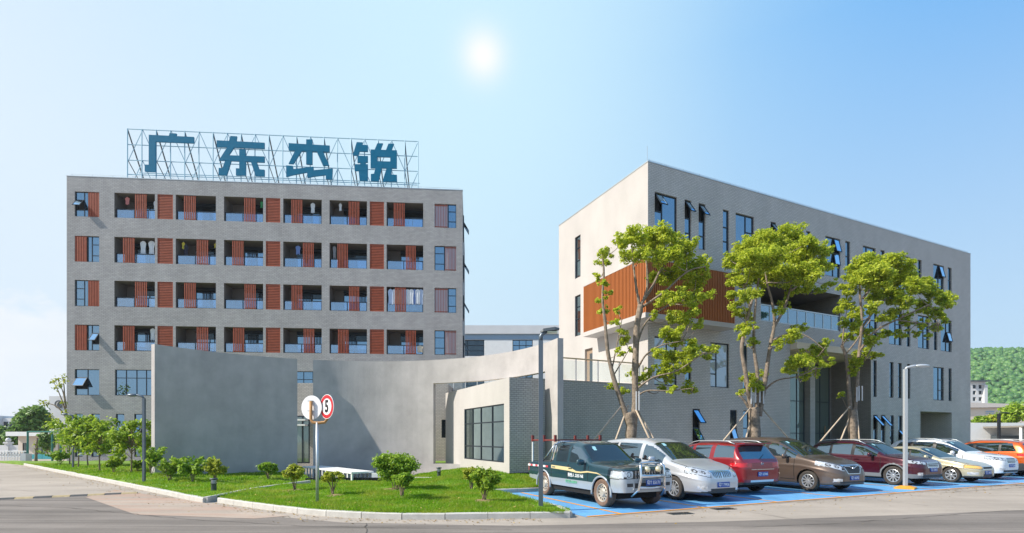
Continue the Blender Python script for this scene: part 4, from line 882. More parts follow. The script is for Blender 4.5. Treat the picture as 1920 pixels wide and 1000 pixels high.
def car(name, label, sp, u, v0, rev=False, extra=None):
    """body shell: one dense lofted skin split by masks into panels, glass, lamps and trim"""
    L, W = sp['L'], sp['W']; dxs = 0.022; hw = W / 2
    root = thing(name, label, sp.get('cat', 'car'), (0, 0, 0), 0, 'cars parked in the blue bays')
    n = int(L / dxs) + 1; x = np.linspace(0, L, n); dx = x[1] - x[0]
    fi = lambda key: np.interp(x, *np.array(sp[key]).T)
    zt = gauss(fi('top'), dx, sp.get('sm', .055)); zb = gauss(fi('belt'), dx, .08); zs = gauss(fi('sill'), dx, .06)
    zb = np.minimum(zb, zt - 0.03)
    def plan(d, ln, wn, p):
        t = np.clip(1 - d / ln, 0, 1); return wn + (1 - wn) * (1 - t ** p) ** (1 / p)
    w = hw * plan(x, sp.get('ln', .75), sp.get('wn', .55), sp.get('pn', 2.2)) * plan(L - x, sp.get('lt', .5), sp.get('wt', .70), 2.4)
    m1, m2 = 30, 44
    t = np.linspace(0, 1, m1)
    bul = 0.925 + 0.075 * np.sin(PI * (0.12 + 0.74 * t)); crease = 0.012 * np.exp(-((t - .72) / .05) ** 2)
    xs_, ys_, zs_, up_, zf_, yf_ = [], [], [], [], [], []
    th = np.linspace(0, PI / 2, 160)
    h = zt - zb
    X = np.zeros((n, m1 + m2 - 1)); Y = X.copy(); Z = X.copy(); ZF = X.copy(); YF = X.copy()
    for i in range(n):
        yl = w[i] * (bul + crease); zl = zs[i] + (zb[i] - zs[i]) * t
        hc = min(1, max(0, h[i] / .5)); ne = 3.2 + 2.2 * hc; a0 = yl[-1]
        zf = np.sin(th) ** (2 / ne); yf = np.cos(th) ** (2 / ne); yf[-1] = 0
        yy = a0 * yf * (1 - sp.get('tum', .20) * hc * zf); zz = zb[i] + h[i] * zf
        s = np.concatenate([[0], np.cumsum(np.hypot(np.diff(yy), np.diff(zz)))]); q = np.linspace(0, s[-1], m2)
        Y[i] = np.concatenate([yl, np.interp(q, s, yy)[1:]]); Z[i] = np.concatenate([zl, np.interp(q, s, zz)[1:]])
        ZF[i] = np.concatenate([np.zeros(m1), np.interp(q, s, zf)[1:]]); YF[i] = np.concatenate([np.ones(m1), np.interp(q, s, yf)[1:]])
        X[i] = x[i]
    UPc = np.zeros(m1 + m2 - 2, bool); UPc[m1 - 1:] = True
    # close both ends with flat fans
    nc = 26; sc = np.linspace(0, 1, nc + 1)[:-1]
    f0 = [(X[0], Y[0] * s, Z[0]) for s in sc]; f1 = [(X[-1], Y[-1] * s, Z[-1]) for s in sc[::-1]]
    Xa = np.vstack([np.array([a[0] for a in f0]), X, np.array([a[0] for a in f1])]); Ya = np.vstack([np.array([a[1] for a in f0]), Y, np.array([a[1] for a in f1])]); Za = np.vstack([np.array([a[2] for a in f0]), Z, np.array([a[2] for a in f1])])
    ZFa = np.vstack([ZF[:1].repeat(nc, 0), ZF, ZF[-1:].repeat(nc, 0)]); YFa = np.vstack([YF[:1] * sc[:, None], YF, YF[-1:] * sc[::-1][:, None]])
    HA = np.concatenate([h[:1].repeat(nc), h, h[-1:].repeat(nc)]); XP = Xa.copy()
    # rake of the nose and tail, then a rounded bumper
    zr, ka, kb = sp.get('rake', (.55, .9, .8)); f = np.clip(1 - Xa / .8, 0, 1) ** 2
    Xa = Xa + f * (ka * np.clip(Za - zr, 0, 1) ** 2 + kb * np.clip(zr - .1 - Za, 0, 1) ** 2)
    ka2, kb2 = sp.get('raket', (.35, .8)); f = np.clip(1 - (L - XP) / .6, 0, 1) ** 2
    Xa = Xa - f * (ka2 * np.clip(Za - .75, 0, 1) ** 2 + kb2 * np.clip(.55 - Za, 0, 1) ** 2)
    # snap the wheel arches to true circles
    r, xf, xr = sp['r'], sp['xf'], sp['xr']; Ra = r + sp.get('gap', .055)
    for xw in (xf, xr):
        d = np.hypot(Xa - xw, Za - r); mk = (np.abs(d - Ra) < .013) & (Ya > hw * .6); k = np.where(mk, Ra / np.maximum(d, 1e-6), 1)
        Xa = np.where(mk, xw + (Xa - xw) * k, Xa); Za = np.where(mk, r + (Za - r) * k, Za)
    # faces: average corner values, per half
    av = lambda A: (A[:-1, :-1] + A[1:, :-1] + A[1:, 1:] + A[:-1, 1:]) / 4
    fx_, fy_, fz_, fzf, fyf = av(Xa), av(Ya), av(Za), av(ZFa), av(YFa); fxp = av(XP)
    fh = ((HA[:-1] + HA[1:]) / 2)[:, None] + 0 * fx_; fup = UPc[None, :] | np.zeros_like(fx_, bool)
    D = dict(x=fx_, xp=fxp, y=fy_, z=fz_, zf=fzf, yf=fyf, h=fh, up=fup, L=L, W=W)
    arch = np.zeros_like(fup)
    for xw in (xf, xr): arch |= (np.hypot(fx_ - xw, fz_ - r) < Ra) & (fy_ > hw * .6) & ~fup
    lab = np.full(fx_.shape, -1); done = arch.copy(); parts = []
    # default glass layout
    g = sp['glass']; xw0, xw1 = g['ws']; 
    side = fup & (fh > .2) & (fzf > .09) & (fzf < .80) & (fyf > .895)
    masks = [(a, b_, c(D) if callable(c) else c, s) for a, b_, c, s in sp.get('masks', [])]
    pil = np.zeros_like(fup)
    for p0, p1 in g['pillars']: pil |= (fx_ > p0) & (fx_ < p1)
    xs0, xs1, sl = g['side']; inx = (fx_ > xs0 + .0 * fzf) & (fx_ < xs1 - sl * fzf)
    edges = [xs0 - 1] + [(p0 + p1) / 2 for p0, p1 in g['pillars']] + [xs1 + 1]
    for a, b_ in zip(edges, edges[1:]): masks.append(('side_window', 'car_glass', side & inx & ~pil & (fx_ > a) & (fx_ < b_), 1))
    for p0, p1 in g['pillars']: masks.append(('window_pillar', g.get('pm', 'pillar'), side & inx & (fx_ > p0) & (fx_ < p1), 1))
    masks.append(('sticker', 'sticker', fup & (fxp > xw1 - .22) & (fxp < xw1 - .09) & (fy_ > .34 * hw) & (fy_ < .34 * hw + .11), 2))
    masks.append(('windscreen', 'screen_glass', fup & (fxp > xw0) & (fxp < xw1) & (fyf < .86) & (fzf > .0), 0))
    if 'rw' in g: masks.append(('rear_window', 'car_glass', fup & (fxp > g['rw'][0]) & (fxp < g['rw'][1]) & (fyf < .87), 0))
    low = ~fup
    for d0, d1 in sp['doors']:
        zlo = sp.get('doorz', .36)
        line = ((np.abs(fx_ - d0) < .0105) | (np.abs(fx_ - d1) < .0105)) & (fz_ > zlo) | ((np.abs(fz_ - zlo) < .010) & (fx_ > d0) & (fx_ < d1))
        masks.append(('door_gap', 'under', low & line, 1))
        if sp.get('door_parts', True): masks.append(('door', 'BODY', low & (fx_ > d0) & (fx_ < d1) & (fz_ > zlo), 1))
    masks.append(('bonnet_gap', 'under', fup & (fxp < xw0) & (np.abs(fyf - .93) < .012) & (fxp > .3), 1))
    masks.append(('body', 'BODY', np.ones_like(fup), 0))
    NR, NC = Xa.shape
    body = None; out_ = {}
    P3 = np.stack([Xa, Ya, Za], -1).reshape(-1, 3)
    idx = np.arange(NR * NC).reshape(NR, NC)
    quad = np.stack([idx[:-1, :-1], idx[1:, :-1], idx[1:, 1:], idx[:-1, 1:]], -1)
    def emit(nm, m, mask, sgn):
        qd = quad[mask]
        if len(qd) == 0: return None
        vs, fs = [], []
        for s in sgn:
            uq, inv = np.unique(qd.ravel(), return_inverse=True); v = P3[uq] * np.array([1, s, 1]); f_ = inv.reshape(-1, 4) + sum(len(a) for a in vs)
            vs.append(v); fs.append(f_ if s < 0 else f_[:, ::-1])
        V = np.concatenate(vs); Fq = np.concatenate(fs)
        if len(sgn) == 2:   # weld the centre line so shading stays smooth
            key = np.round(V, 4); u_, inv = np.unique(key, axis=0, return_inverse=True); V = u_; Fq = inv.ravel()[Fq]
        me = bpy.data.meshes.new(nm); me.from_pydata(V.tolist(), [], Fq.tolist()); me.materials.append(sp['paint'] if m == 'BODY' else (M[m] if isinstance(m, str) else m))
        me.polygons.foreach_set('use_smooth', [True] * len(me.polygons)); me.update(); me.validate()
        return link(nm, me, root, kind='stuff' if nm.endswith('_gap') or nm in ('grille_bar', 'lamp_eye', 'lamp_bezel') else None)
    for nm, m, mask, split in masks:
        mk = mask & ~done; done |= mk
        if split:
            for s in (-1, 1): out_[(nm, s)] = emit(nm, m, mk, (s,)) if split == 1 or s == 1 else emit('windscreen_corner', 'screen_glass', mk, (s,))
        else: out_[nm] = emit(nm, m, mk, (-1, 1))
    # dark inside, floor and wheel housings
    q = MB(); q.box(.45, L - .3, -hw + .24, hw - .24, .22, .60); q.box(xf + Ra, xr - Ra, -hw + .10, hw - .10, .24, .55); q.build('underbody', M['under'], root)
    for xw in (xf, xr):
        for s in (-1, 1):
            q = MB(); nseg = 14
            for k in range(nseg):
                a0, a1 = PI * k / nseg, PI * (k + 1) / nseg
                c = lambda a, yy: (xw + Ra * math.cos(a), s * yy, r + Ra * math.sin(a))
                q.add([c(a0, hw - .05), c(a1, hw - .05), c(a1, hw - .33), c(a0, hw - .33)], [(0, 1, 2, 3)])
            q.build('wheel_housing', M['under'], root)
    t_, rm = wheel_meshes(r, sp.get('tw', .215), sp.get('rims', 10), sp.get('tyre', 'tyre'), sp.get('rim', 'rim'))
    for xw in (xf, xr):
        for s in (-1, 1):
            wo = link('wheel', None, root, (xw, s * (hw - sp.get('tw', .215) / 2 - .012), r), (0, 0, 0 if s > 0 else PI)); wo.empty_display_size = .1
            link('tyre', t_, wo); link('rim', rm, wo)
    # mirrors and handles
    if 'mirror' in sp:
        mx, mz = sp['mirror']
        for s in (-1, 1):
            q = MB(); bm = [(0.001, -.12), (.05, -.115), (.075, -.06), (.08, .03), (.075, .10), (.05, .125), (0.001, .13)]
            q.lathe(bm, 14, axis='y', o=(0, 0, 0)); vs = [(mx + p[0] * .75, s * (hw + .09 + p[1] * .95), mz + p[2] * 1.05) for p in q.v]; q.v = vs
            q.build('wing_mirror', sp.get('mirror_mat') or sp['paint'], root, True)
            q = MB(); q.obox((mx - .02, s * (hw - .14), mz - .09), (.05, 0, 0), (0, s * .18, .05), (0, 0, .035)); q.build('mirror_arm', M['plastic'], root)
    for hx in sp.get('handles', []):
        z0 = float(np.interp(hx, x, zb)) - .11; i = int(hx / dx); yy = float(np.interp(z0, Z[i][:m1], Y[i][:m1]))
        for s in (-1, 1):
            q = MB(); q.box(hx - .09, hx + .09, s * yy - .028, s * yy + .028, z0 - .016, z0 + .016); q.build('door_handle', sp.get('handle_mat') or M['chrome'], root)
    for s in ((-1, 1) if sp.get('rails') else ()):
        ra, rb = sp['rails']; pts = []
        for k in range(9):
            xx = ra + (rb - ra) * k / 8; i = min(n - 1, int(xx / dx)); pts.append((xx, s * hw * .70, float(zt[i]) + (.03 if 0 < k < 8 else -.03)))
        q = MB(); q.tube(pts, .018, 6); q.build('roof_rail', M['steel'], root, True)
    # surface finder for bolt-on parts
    def nose_x(y, z): d = np.hypot(Ya - abs(y), Za - z) + (Xa > 1.2) * 9; return float(Xa.ravel()[np.argmin(d)])
    def tail_x(y, z): d = np.hypot(Ya - abs(y), Za - z) + (Xa < L - 1.2) * 9; return float(Xa.ravel()[np.argmin(d)])
    if extra: extra(root, dict(nose=nose_x, tail=tail_x, hw=hw, L=L))
    if not rev: root.location = uv(u, v0, .006); root.rotation_euler = (0, 0, math.atan2(VV.y, VV.x))
    else: root.location = uv(u, v0 + L, .006); root.rotation_euler = (0, 0, math.atan2(-VV.y, -VV.x))
    return root
A_ = np.abs
def bars(q, pts, r=.02, n=8): q.tube(pts, r, n)

# ---- 1 pickup
silver = paint('silver lower paint', (0.42, 0.46, 0.50), .3, .38)
def pick_extra(root, k):
    hw = k['hw']
    q = MB()
    for s in (-1, 1): bars(q, [(.10, s * .46, .32), (-.10, s * .40, .50), (-.14, s * .36, .78), (-.12, s * .36, 1.06), (-.04, s * .30, 1.135), (-.04, s * .30, 1.135)], .034)
    bars(q, [(-.04, -.30, 1.135), (-.06, 0, 1.15), (-.04, .30, 1.135)], .034); bars(q, [(-.13, -.37, .82), (-.16, 0, .82), (-.13, .37, .82)], .045); bars(q, [(-.11, -.40, .55), (-.12, 0, .53), (-.11, .40, .55)], .03)
    bull = q.build('bull_bar', M['chrome'], root, True)
    for s in (-1, 1):
        q = MB(); q.lathe([(0.001, -.05), (.05, -.045), (.075, 0), (.078, .03), (.06, .045)], 16, axis='y'); q.v = [(-.15 + p[1] * 1.0, s * .17 + p[0], .985 + p[2]) for p in q.v]; q.build('spot_lamp', [mat('fog lamp amber', (.75, .68, .45), .15, .3, coat=1)], bull, True)
    plate_at(root, -.165, .665, '粤T 55171')
    # grille bars
    for i in range(11):
        xx = k['nose'](-.42 + i * .084, .86); q = MB(); q.box(xx - .025, xx + .01, -.44 + i * .084, -.42 + i * .084, .76, .95); q.build('grille_bar', M['chrome'], root)
    # roll bar, rack, load
    q = MB()
    for s in (-1, 1):
        bars(q, [(3.48, s * .70, 1.0), (3.44, s * .62, 1.58), (3.44, s * .5, 1.64)], .032); bars(q, [(3.66, s * .71, 1.0), (3.54, s * .63, 1.56), (3.50, s * .5, 1.62)], .028); bars(q, [(4.15, s * .72, 1.02), (3.56, s * .62, 1.55)], .024)
    bars(q, [(3.44, -.5, 1.64), (3.44, .5, 1.64)], .032); q.build('roll_bar', M['chrome'], root, True)
    red = mat('oxide red steel', (.20, .035, .03), .6, .1)
    q = MB(); q.box(4.62, 4.67, -.80, .80, 1.66, 1.70); q.box(3.2, 4.70, -.82, -.78, 1.67, 1.71); q.box(3.2, 4.70, .78, .82, 1.67, 1.71); q.box(3.2, 3.25, -.78, .78, 1.67, 1.71)
    for xx, yy in ((4.66, -.80), (4.66, .80), (3.9, -.80), (3.9, .80), (3.22, .8), (3.22, -.8)): q.box(xx - .03, xx + .03, yy - .035, yy + .035, 1.64, 1.84)
    rk = q.build('load_rack', red, root)
    q = MB()
    for s in (-.8, .8): q.box(4.64, 4.68, s - .02, s + .02, .98, 1.66)
    q.build('rack_post', M['white'], rk)
    # red and white reflector strip on the bed side, stripes, lettering
    for s in (-1, 1):
        for i in range(8):
            q = MB(); x0 = 3.55 + i * .165; q.box(x0, x0 + .16, s * (hw + .001) - .004, s * (hw + .001) + .004, .865, .925); q.build('reflector_strip', M['tail'] if i % 2 == 0 else M['plate_w'], root)
        pts = [(.75, .80), (1.0, .86), (1.45, .875), (1.75, .84), (2.0, .845), (2.3, .93), (3.35, .955), (3.35, .86), (2.35, .83), (2.0, .80), (1.75, .80), (1.4, .84), (1.0, .83)]
        q = MB(); q.prism(pts, s * (hw - .004), s * (hw + .007)); q.build('side_stripe', mat('cream side stripe', (.62, .50, .26), .5), root)
    for txt, m, z, sz, x0 in (('限乘人 2355 NE', M['plate_w'], .715, .115, 2.02), ('粤交运 638578', mat('green lettering', (.10, .42, .22), .6), .53, .095, 2.25)):
        for s in (-1, 1):
            o = link('lettering', text_mesh(txt, sz, m, .001, bold=.002), root, (x0, s * (hw + .004), z)); o.rotation_euler = (R(90), 0, 0 if s < 0 else PI)
    for s in (-1, 1):   # silver arch flares
        for xw in (.82, 3.85):
            q = MB(); pts = [(xw + .42 * math.cos(a), s * (hw - .006), .35 + .42 * math.sin(a)) for a in np.linspace(-.15, PI + .15, 22)]; q.tube(pts, .03, 6); q.build('arch_flare', silver, root, True)
    q = MB(); q.box(1.9, 2.2, -.55, -.25, 1.10, 1.105)
pick = dict(cat='pickup truck', L=4.9, W=1.72, r=.355, xf=.82, xr=3.85, gap=.06, tw=.24, tyre='tyre_mud', rims='steel', rim='rim_steel', bed=1, sm=.04, ln=.35, wn=.78, lt=.15, wt=.93, tum=.15, rake=(.6, .25, .5), raket=(.05, .1),
 top=[(0, .97), (.12, 1.02), (.6, 1.06), (1.40, 1.11), (2.02, 1.60), (2.4, 1.67), (3.1, 1.66), (3.22, 1.60), (3.42, 1.05), (4.85, 1.03), (4.9, 1.0)], belt=[(0, .92), (1.0, .99), (1.5, 1.01), (3.4, 1.01), (4.9, .99)], sill=[(0, .42), (.4, .40), (1.3, .38), (3.4, .38), (4.4, .45), (4.9, .5)],
 glass=dict(ws=(1.44, 2.0), side=(1.62, 3.34, .18), pillars=[(2.42, 2.54), (3.16, 3.9)], pm='BODY'), doors=[(1.42, 2.42), (2.46, 3.36)], doorz=.46, mirror=(1.62, 1.10), handles=[2.28, 3.2],
 paint=paint('dark teal paint', (0.012, 0.05, 0.072), .25, .4),
 masks=[('bed_load', 'plastic', lambda d: d['up'] & (d['x'] > 3.44) & (d['yf'] < .93), 0), ('lamp_eye', 'plastic', lambda d: (d['x'] < .45) & (((np.hypot(d['y'] - .60, d['z'] - .85) < .072) & (np.hypot(d['y'] - .60, d['z'] - .85) > .05)) | (A_(d['y'] - .715) < .010)) & (d['z'] > .76) & (d['z'] < .935), 1), ('headlight', 'lamp', lambda d: (d['x'] < .45) & (d['z'] > .76) & (d['z'] < .935) & (d['y'] > .48), 1), ('lamp_bezel', 'plastic', lambda d: (d['x'] < .46) & (d['z'] > .742) & (d['z'] < .953) & (d['y'] > .465), 1), ('grille', 'plastic', lambda d: (d['x'] < .3) & (d['z'] > .76) & (d['z'] < .95) & (d['y'] < .46), 0),
        ('fog_recess', 'plastic', lambda d: (d['x'] < .3) & (A_(d['z'] - .60) < .045) & (A_(d['y'] - .58) < .10), 1), ('bumper_intake', 'plastic', lambda d: (d['x'] < .3) & (A_(d['z'] - .58) < .06) & (d['y'] < .44), 0),
        ('bumper', silver, lambda d: (d['xp'] < .42) & (d['z'] < .745), 0), ('sill_panel', silver, lambda d: ~d['up'] & (d['z'] < .60) & (d['x'] > .5), 1), ('tail_light', 'tail', lambda d: (d['xp'] > 4.8) & (d['z'] > .72) & (d['z'] < .95) & (d['y'] > .66), 1)])
car('pickup_truck', 'dark teal crew cab pickup with silver lower panels, chrome bull bar and roll bar', pick, 1.20, .42, extra=pick_extra)

# ---- 2 silver MPV and 4 brown MPV
def front_plate(txt, z, dxo=-.012):
    return lambda root, k: plate_at(root, k['nose'](0, z) + dxo, z, txt)
def fascia(gz, gy, hz, hy, lowz=(.30, .40), grill='plastic', bars_=0, gtaper=.0, hslope=.25, fog=True, lampm='lamp', hx=.85, lowy=.62):
    ms = []
    ins = lambda d: (d['xp'] < .5) & (d['y'] < gy - gtaper * (gz[1] - d['z'])) & (d['z'] > gz[0]) & (d['z'] < gz[1])
    rim_ = lambda d: (d['xp'] < .5) & (d['y'] < gy + .028 - gtaper * (gz[1] - d['z'])) & (d['z'] > gz[0] - .024) & (d['z'] < gz[1] + .024)
    if bars_ > 0: ms.append(('grille_bar', 'chrome', lambda d: ins(d) & ((d['y'] / bars_) % 1 < .5), 0))
    if bars_ < 0: ms.append(('grille_bar', 'chrome', lambda d: ins(d) & ((d['z'] / -bars_) % 1 < .42), 0))
    ms.append(('grille', grill, ins, 0)); ms.append(('grille_surround', 'chrome', rim_, 0))
    def lampz(d, e): return (d['xp'] < hx + e) & (d['y'] > hy[0] - e) & (d['y'] < hy[1] + e) & (d['z'] > hz[0] - e + hslope * (d['y'] - hy[0])) & (d['z'] < hz[1] + e + hslope * 1.1 * (d['y'] - hy[0])) & (d['z'] < 1.02 + e)
    hm = (hz[0] + hz[1]) / 2
    def eye(d):
        o = np.zeros(d['x'].shape, bool)
        for k in (.30, .62): yc = hy[0] + (hy[1] - hy[0]) * k; o |= (np.hypot((d['y'] - yc), (d['z'] - hm - hslope * (yc - hy[0]))) < .048) & (np.hypot((d['y'] - yc), (d['z'] - hm - hslope * (yc - hy[0]))) > .024)
        return o
    if lampm == 'lamp': ms.append(('lamp_eye', 'plastic', lambda d: lampz(d, 0) & eye(d), 1))
    ms.append(('headlight', lampm, lambda d: lampz(d, 0), 1)); ms.append(('lamp_bezel', 'plastic', lambda d: lampz(d, .014), 1))
    ms.append(('lower_intake', 'plastic', lambda d: (d['xp'] < .4) & (d['y'] < lowy) & (d['z'] > lowz[0]) & (d['z'] < lowz[1]), 0))
    if fog: ms.append(('fog_light', 'lamp', lambda d: (d['xp'] < .6) & (A_(d['y'] - .66) < .09) & (A_(d['z'] - (lowz[1] + .03)) < .05), 1))
    ms.append(('skirt', 'plastic', lambda d: ~d['up'] & (d['z'] < .29), 0))
    return ms
mpv = dict(cat='minivan', L=5.15, W=1.86, r=.335, xf=.96, xr=3.98, ln=.95, wn=.50, pn=2.0, lt=.5, wt=.75, rake=(.5, .9, .6), tum=.20,
 top=[(0, .78), (.06, .86), (.35, .97), (1.0, 1.09), (1.12, 1.12), (2.05, 1.62), (2.6, 1.735), (3.6, 1.76), (4.55, 1.70), (4.85, 1.58), (5.1, 1.1), (5.15, .95)], belt=[(0, .70), (.5, .86), (1.2, 1.0), (2.5, 1.03), (5.15, 1.06)], sill=[(0, .25), (1., .23), (5.15, .28)],
 glass=dict(ws=(1.16, 2.10), side=(1.42, 4.8, .3), pillars=[(2.36, 2.50), (3.62, 3.72)], pm='BODY', rw=(4.84, 5.1)), doors=[(1.45, 2.42), (2.46, 3.62)], mirror=(1.72, 1.13), handles=[2.25, 2.62], handle_mat=None)
g1 = dict(mpv); g1['paint'] = paint('silver paint', (0.56, 0.575, 0.60), .45, .33); g1['masks'] = fascia((.665, .835), .36, (.68, .86), (.43, .92), (.30, .375), bars_=.066, gtaper=.35, lowy=.5, hx=.55)
g1['glass'] = dict(mpv['glass']); g1['rims'] = 10
car('minivan', 'silver minivan with a chrome vertical bar grille, parked beside the pickup', g1, 3.98, .66, extra=front_plate('粤T 79936', .475))
g2_ = dict(mpv); g2_.update(L=5.2, W=1.88, paint=paint('brown metallic paint', (0.135, 0.098, 0.078), .5, .34), rake=(.5, .8, .9), rims=10,
 top=[(0, .80), (.06, .90), (.4, 1.01), (1.05, 1.12), (1.2, 1.16), (2.2, 1.66), (2.75, 1.79), (3.7, 1.80), (4.7, 1.72), (4.95, 1.56), (5.15, 1.1), (5.2, .95)], belt=[(0, .72), (.5, .90), (1.2, 1.05), (2.5, 1.08), (5.2, 1.12)])
g2_['glass'] = dict(ws=(1.24, 2.25), side=(1.40, 4.9, .35), pillars=[(1.80, 1.88), (2.52, 2.64), (3.7, 3.8)], pm='pillar', rw=(4.94, 5.15))
g2_['masks'] = fascia((.62, .86), .42, (.70, .85), (.50, .93), (.30, .37), gtaper=.55, hslope=.42, fog=True, hx=.72)
def brown_extra(root, k):
    plate_at(root, k['nose'](0, .47) - .012, .47, '粤T 60392')
    q = MB(); x0 = k['nose'](0, .80) - .012
    for s in (-1, 1): q.tube([(x0 + .02, s * .38, .85), (x0, s * .16, .83), (x0 - .01, s * .05, .76)], .012, 6)
    q.tube([(x0 - .012, -.05, .77), (x0 - .02, 0, .79), (x0 - .012, .05, .77)], .035, 8); q.build('grille_emblem', M['chrome'], root, True)
car('minivan', 'brown minivan with a shield shaped black grille, parked between the red and the maroon SUV', g2_, 9.75, .66, extra=brown_extra)

# ---- SUVs
def suv(**k):
    d = dict(cat='SUV', L=4.5, W=1.83, r=.355, xf=.88, xr=3.52, gap=.06, tw=.225, ln=.75, wn=.56, lt=.55, wt=.68, rake=(.6, .6, .8), tum=.21,
     top=[(0, .86), (.06, .93), (.3, .99), (1.05, 1.09), (1.18, 1.13), (1.98, 1.56), (2.45, 1.66), (3.3, 1.665), (3.95, 1.61), (4.12, 1.54), (4.42, 1.10), (4.5, .95)], belt=[(0, .78), (.5, .93), (1.2, 1.02), (2.5, 1.04), (3.6, 1.09), (4.5, 1.10)], sill=[(0, .30), (.5, .27), (4., .28), (4.5, .34)],
     glass=dict(ws=(1.22, 2.02), side=(1.45, 4.05, .35), pillars=[(2.32, 2.44), (3.22, 3.32)], rw=(4.10, 4.44)), doors=[(1.32, 2.36), (2.40, 3.34)], doorz=.42, mirror=(1.62, 1.12), handles=[2.2, 3.15], rails=(2.0, 3.95))
    d.update(k); return d
clad = ('cladding', 'plastic', lambda d: ~d['up'] & (d['z'] < .43), 1)
grey_clad = mat('grey cladding', (.16, .17, .18), .55)
def archmask(xf, xr, r, w=.05): return ('arch_trim', grey_clad, lambda d: ~d['up'] & ((np.hypot(d['x'] - xf, d['z'] - r) < r + .06 + w) | (np.hypot(d['x'] - xr, d['z'] - r) < r + .06 + w)) & (d['y'] > .6), 1)
def rear_lamps(z0, z1, y0, x0): return ('tail_light', 'tail', lambda d: (d['xp'] > x0) & (d['z'] > z0 + .10 * (x0 + .35 - d['xp']).clip(0, 1)) & (d['z'] < z1) & (d['y'] > y0), 1)
redp = paint('red paint', (0.26, 0.014, 0.02), .3, .28)
def red_extra(root, k):
    plate_at(root, k['tail'](0, .64) + .012, .64, '粤T 62946', nx=1)
    q = MB(); x0 = k['tail'](0, .80); q.box(x0 - .02, x0 + .012, -.5, .5, .775, .797); q.build('tailgate_trim', M['chrome'], root)
    q = MB(); q.lathe([(.05, -.008), (.062, 0), (.05, .008)], 20, axis='y'); x1 = k['tail'](0, .97); q.v = [(x1 + p[1] + .008, p[0], .955 + p[2] * .7) for p in q.v]
    q.tube([(x1 + .01, -.03, .935), (x1 + .01, 0, .975), (x1 + .01, .03, .935)], .008, 6); q.build('tailgate_emblem', M['chrome'], root, True)
    q = MB(); q.tube([(k['tail'](.1, 1.12) + .01, .0, 1.10), (k['tail'](.3, 1.28) + .015, .3, 1.24)], .011, 6); q.build('rear_wiper', M['black'], root)
    q = MB(); q.box(4.02, 4.30, -.60, .60, 1.565, 1.60); q.build('roof_spoiler', redp, root)
rs = suv(paint=redp, L=4.45, top=[(0, .84), (.06, .92), (.3, .98), (1.0, 1.08), (1.15, 1.12), (1.95, 1.54), (2.4, 1.63), (3.3, 1.64), (3.95, 1.60), (4.08, 1.55), (4.38, 1.08), (4.45, .95)], lt=.5, wt=.74)
rs['glass'] = dict(ws=(1.2, 2.0), side=(1.45, 4.12, .12), pillars=[(2.32, 2.44), (3.12, 3.30)], rw=(4.10, 4.37), pm='BODY')
rs['masks'] = [rear_lamps(.86, .99, .46, 4.0), ('rear_valance', 'plastic', lambda d: ~d['up'] & (d['z'] < .40), 1), ('skid_plate', 'rim', lambda d: ~d['up'] & (d['xp'] > 4.2) & (d['z'] < .47) & (d['y'] < .5), 0)]
car('SUV'.lower(), 'bright red SUV seen from behind with red tail lamps, next to the silver minivan', rs, 6.50, 1.45, rev=True, extra=red_extra)
mar = suv(paint=paint('maroon paint', (0.062, 0.005, 0.015), .35, .28), rims=10)
mar['masks'] = fascia((.70, .86), .33, (.78, .885), (.46, .93), (.32, .42), bars_=-.055, hslope=.16, fog=True, hx=.5) + [archmask(.88, 3.52, .355), ('cladding', grey_clad, lambda d: ~d['up'] & (d['z'] < .44), 1)]
mar['handle_mat'] = mar['paint']
car('suv', 'dark maroon SUV with grey wheel arch trim, parked behind the right lamp post', mar, 14.6, .80, extra=front_plate('粤T 53R18', .60))
wh = suv(paint=paint('white paint gloss', (0.74, 0.745, 0.75), .0, .25), L=4.65, W=1.87, rims=10)
wh['top'] = [(0, .88), (.06, .96), (.3, 1.02), (1.1, 1.12), (1.25, 1.16), (2.05, 1.60), (2.5, 1.70), (3.4, 1.71), (4.05, 1.66), (4.25, 1.58), (4.55, 1.12), (4.65, .95)]
wh['glass'] = dict(ws=(1.28, 2.10), side=(1.5, 4.15, .35), pillars=[(2.36, 2.48), (3.28, 3.40)], rw=(4.22, 4.58), pm='pillar')
wh['masks'] = fascia((.72, .91), .34, (.80, .91), (.44, .93), (.32, .42), bars_=-.05, hslope=.15, hx=.55); wh['handle_mat'] = wh['paint']
car('suv', 'white SUV parked between the beige sedan and the orange SUV', wh, 20.9, 1.0, extra=front_plate('粤T 7K26E', .60))
orp = paint('orange paint', (0.62, 0.115, 0.012), .3, .28)
og = suv(paint=orp, lt=.6, wt=.6); og['glass'] = dict(ws=(1.22, 2.02), side=(1.45, 4.0, .30), pillars=[(2.32, 2.44), (3.30, 3.40)], rw=(4.10, 4.42))
og['masks'] = [rear_lamps(.92, 1.05, .42, 4.0), ('rear_valance', 'plastic', lambda d: ~d['up'] & ((d['z'] < .42) | ((d['xp'] > 4.0) & (d['z'] < .62))), 1)]; og['handle_mat'] = orp
car('suv', 'bright orange SUV seen from behind at the far right end of the row', og, 24.1, 1.2, rev=True, extra=lambda root, k: plate_at(root, k['tail'](0, .72) + .012, .72, '粤T 2H935', nx=1))
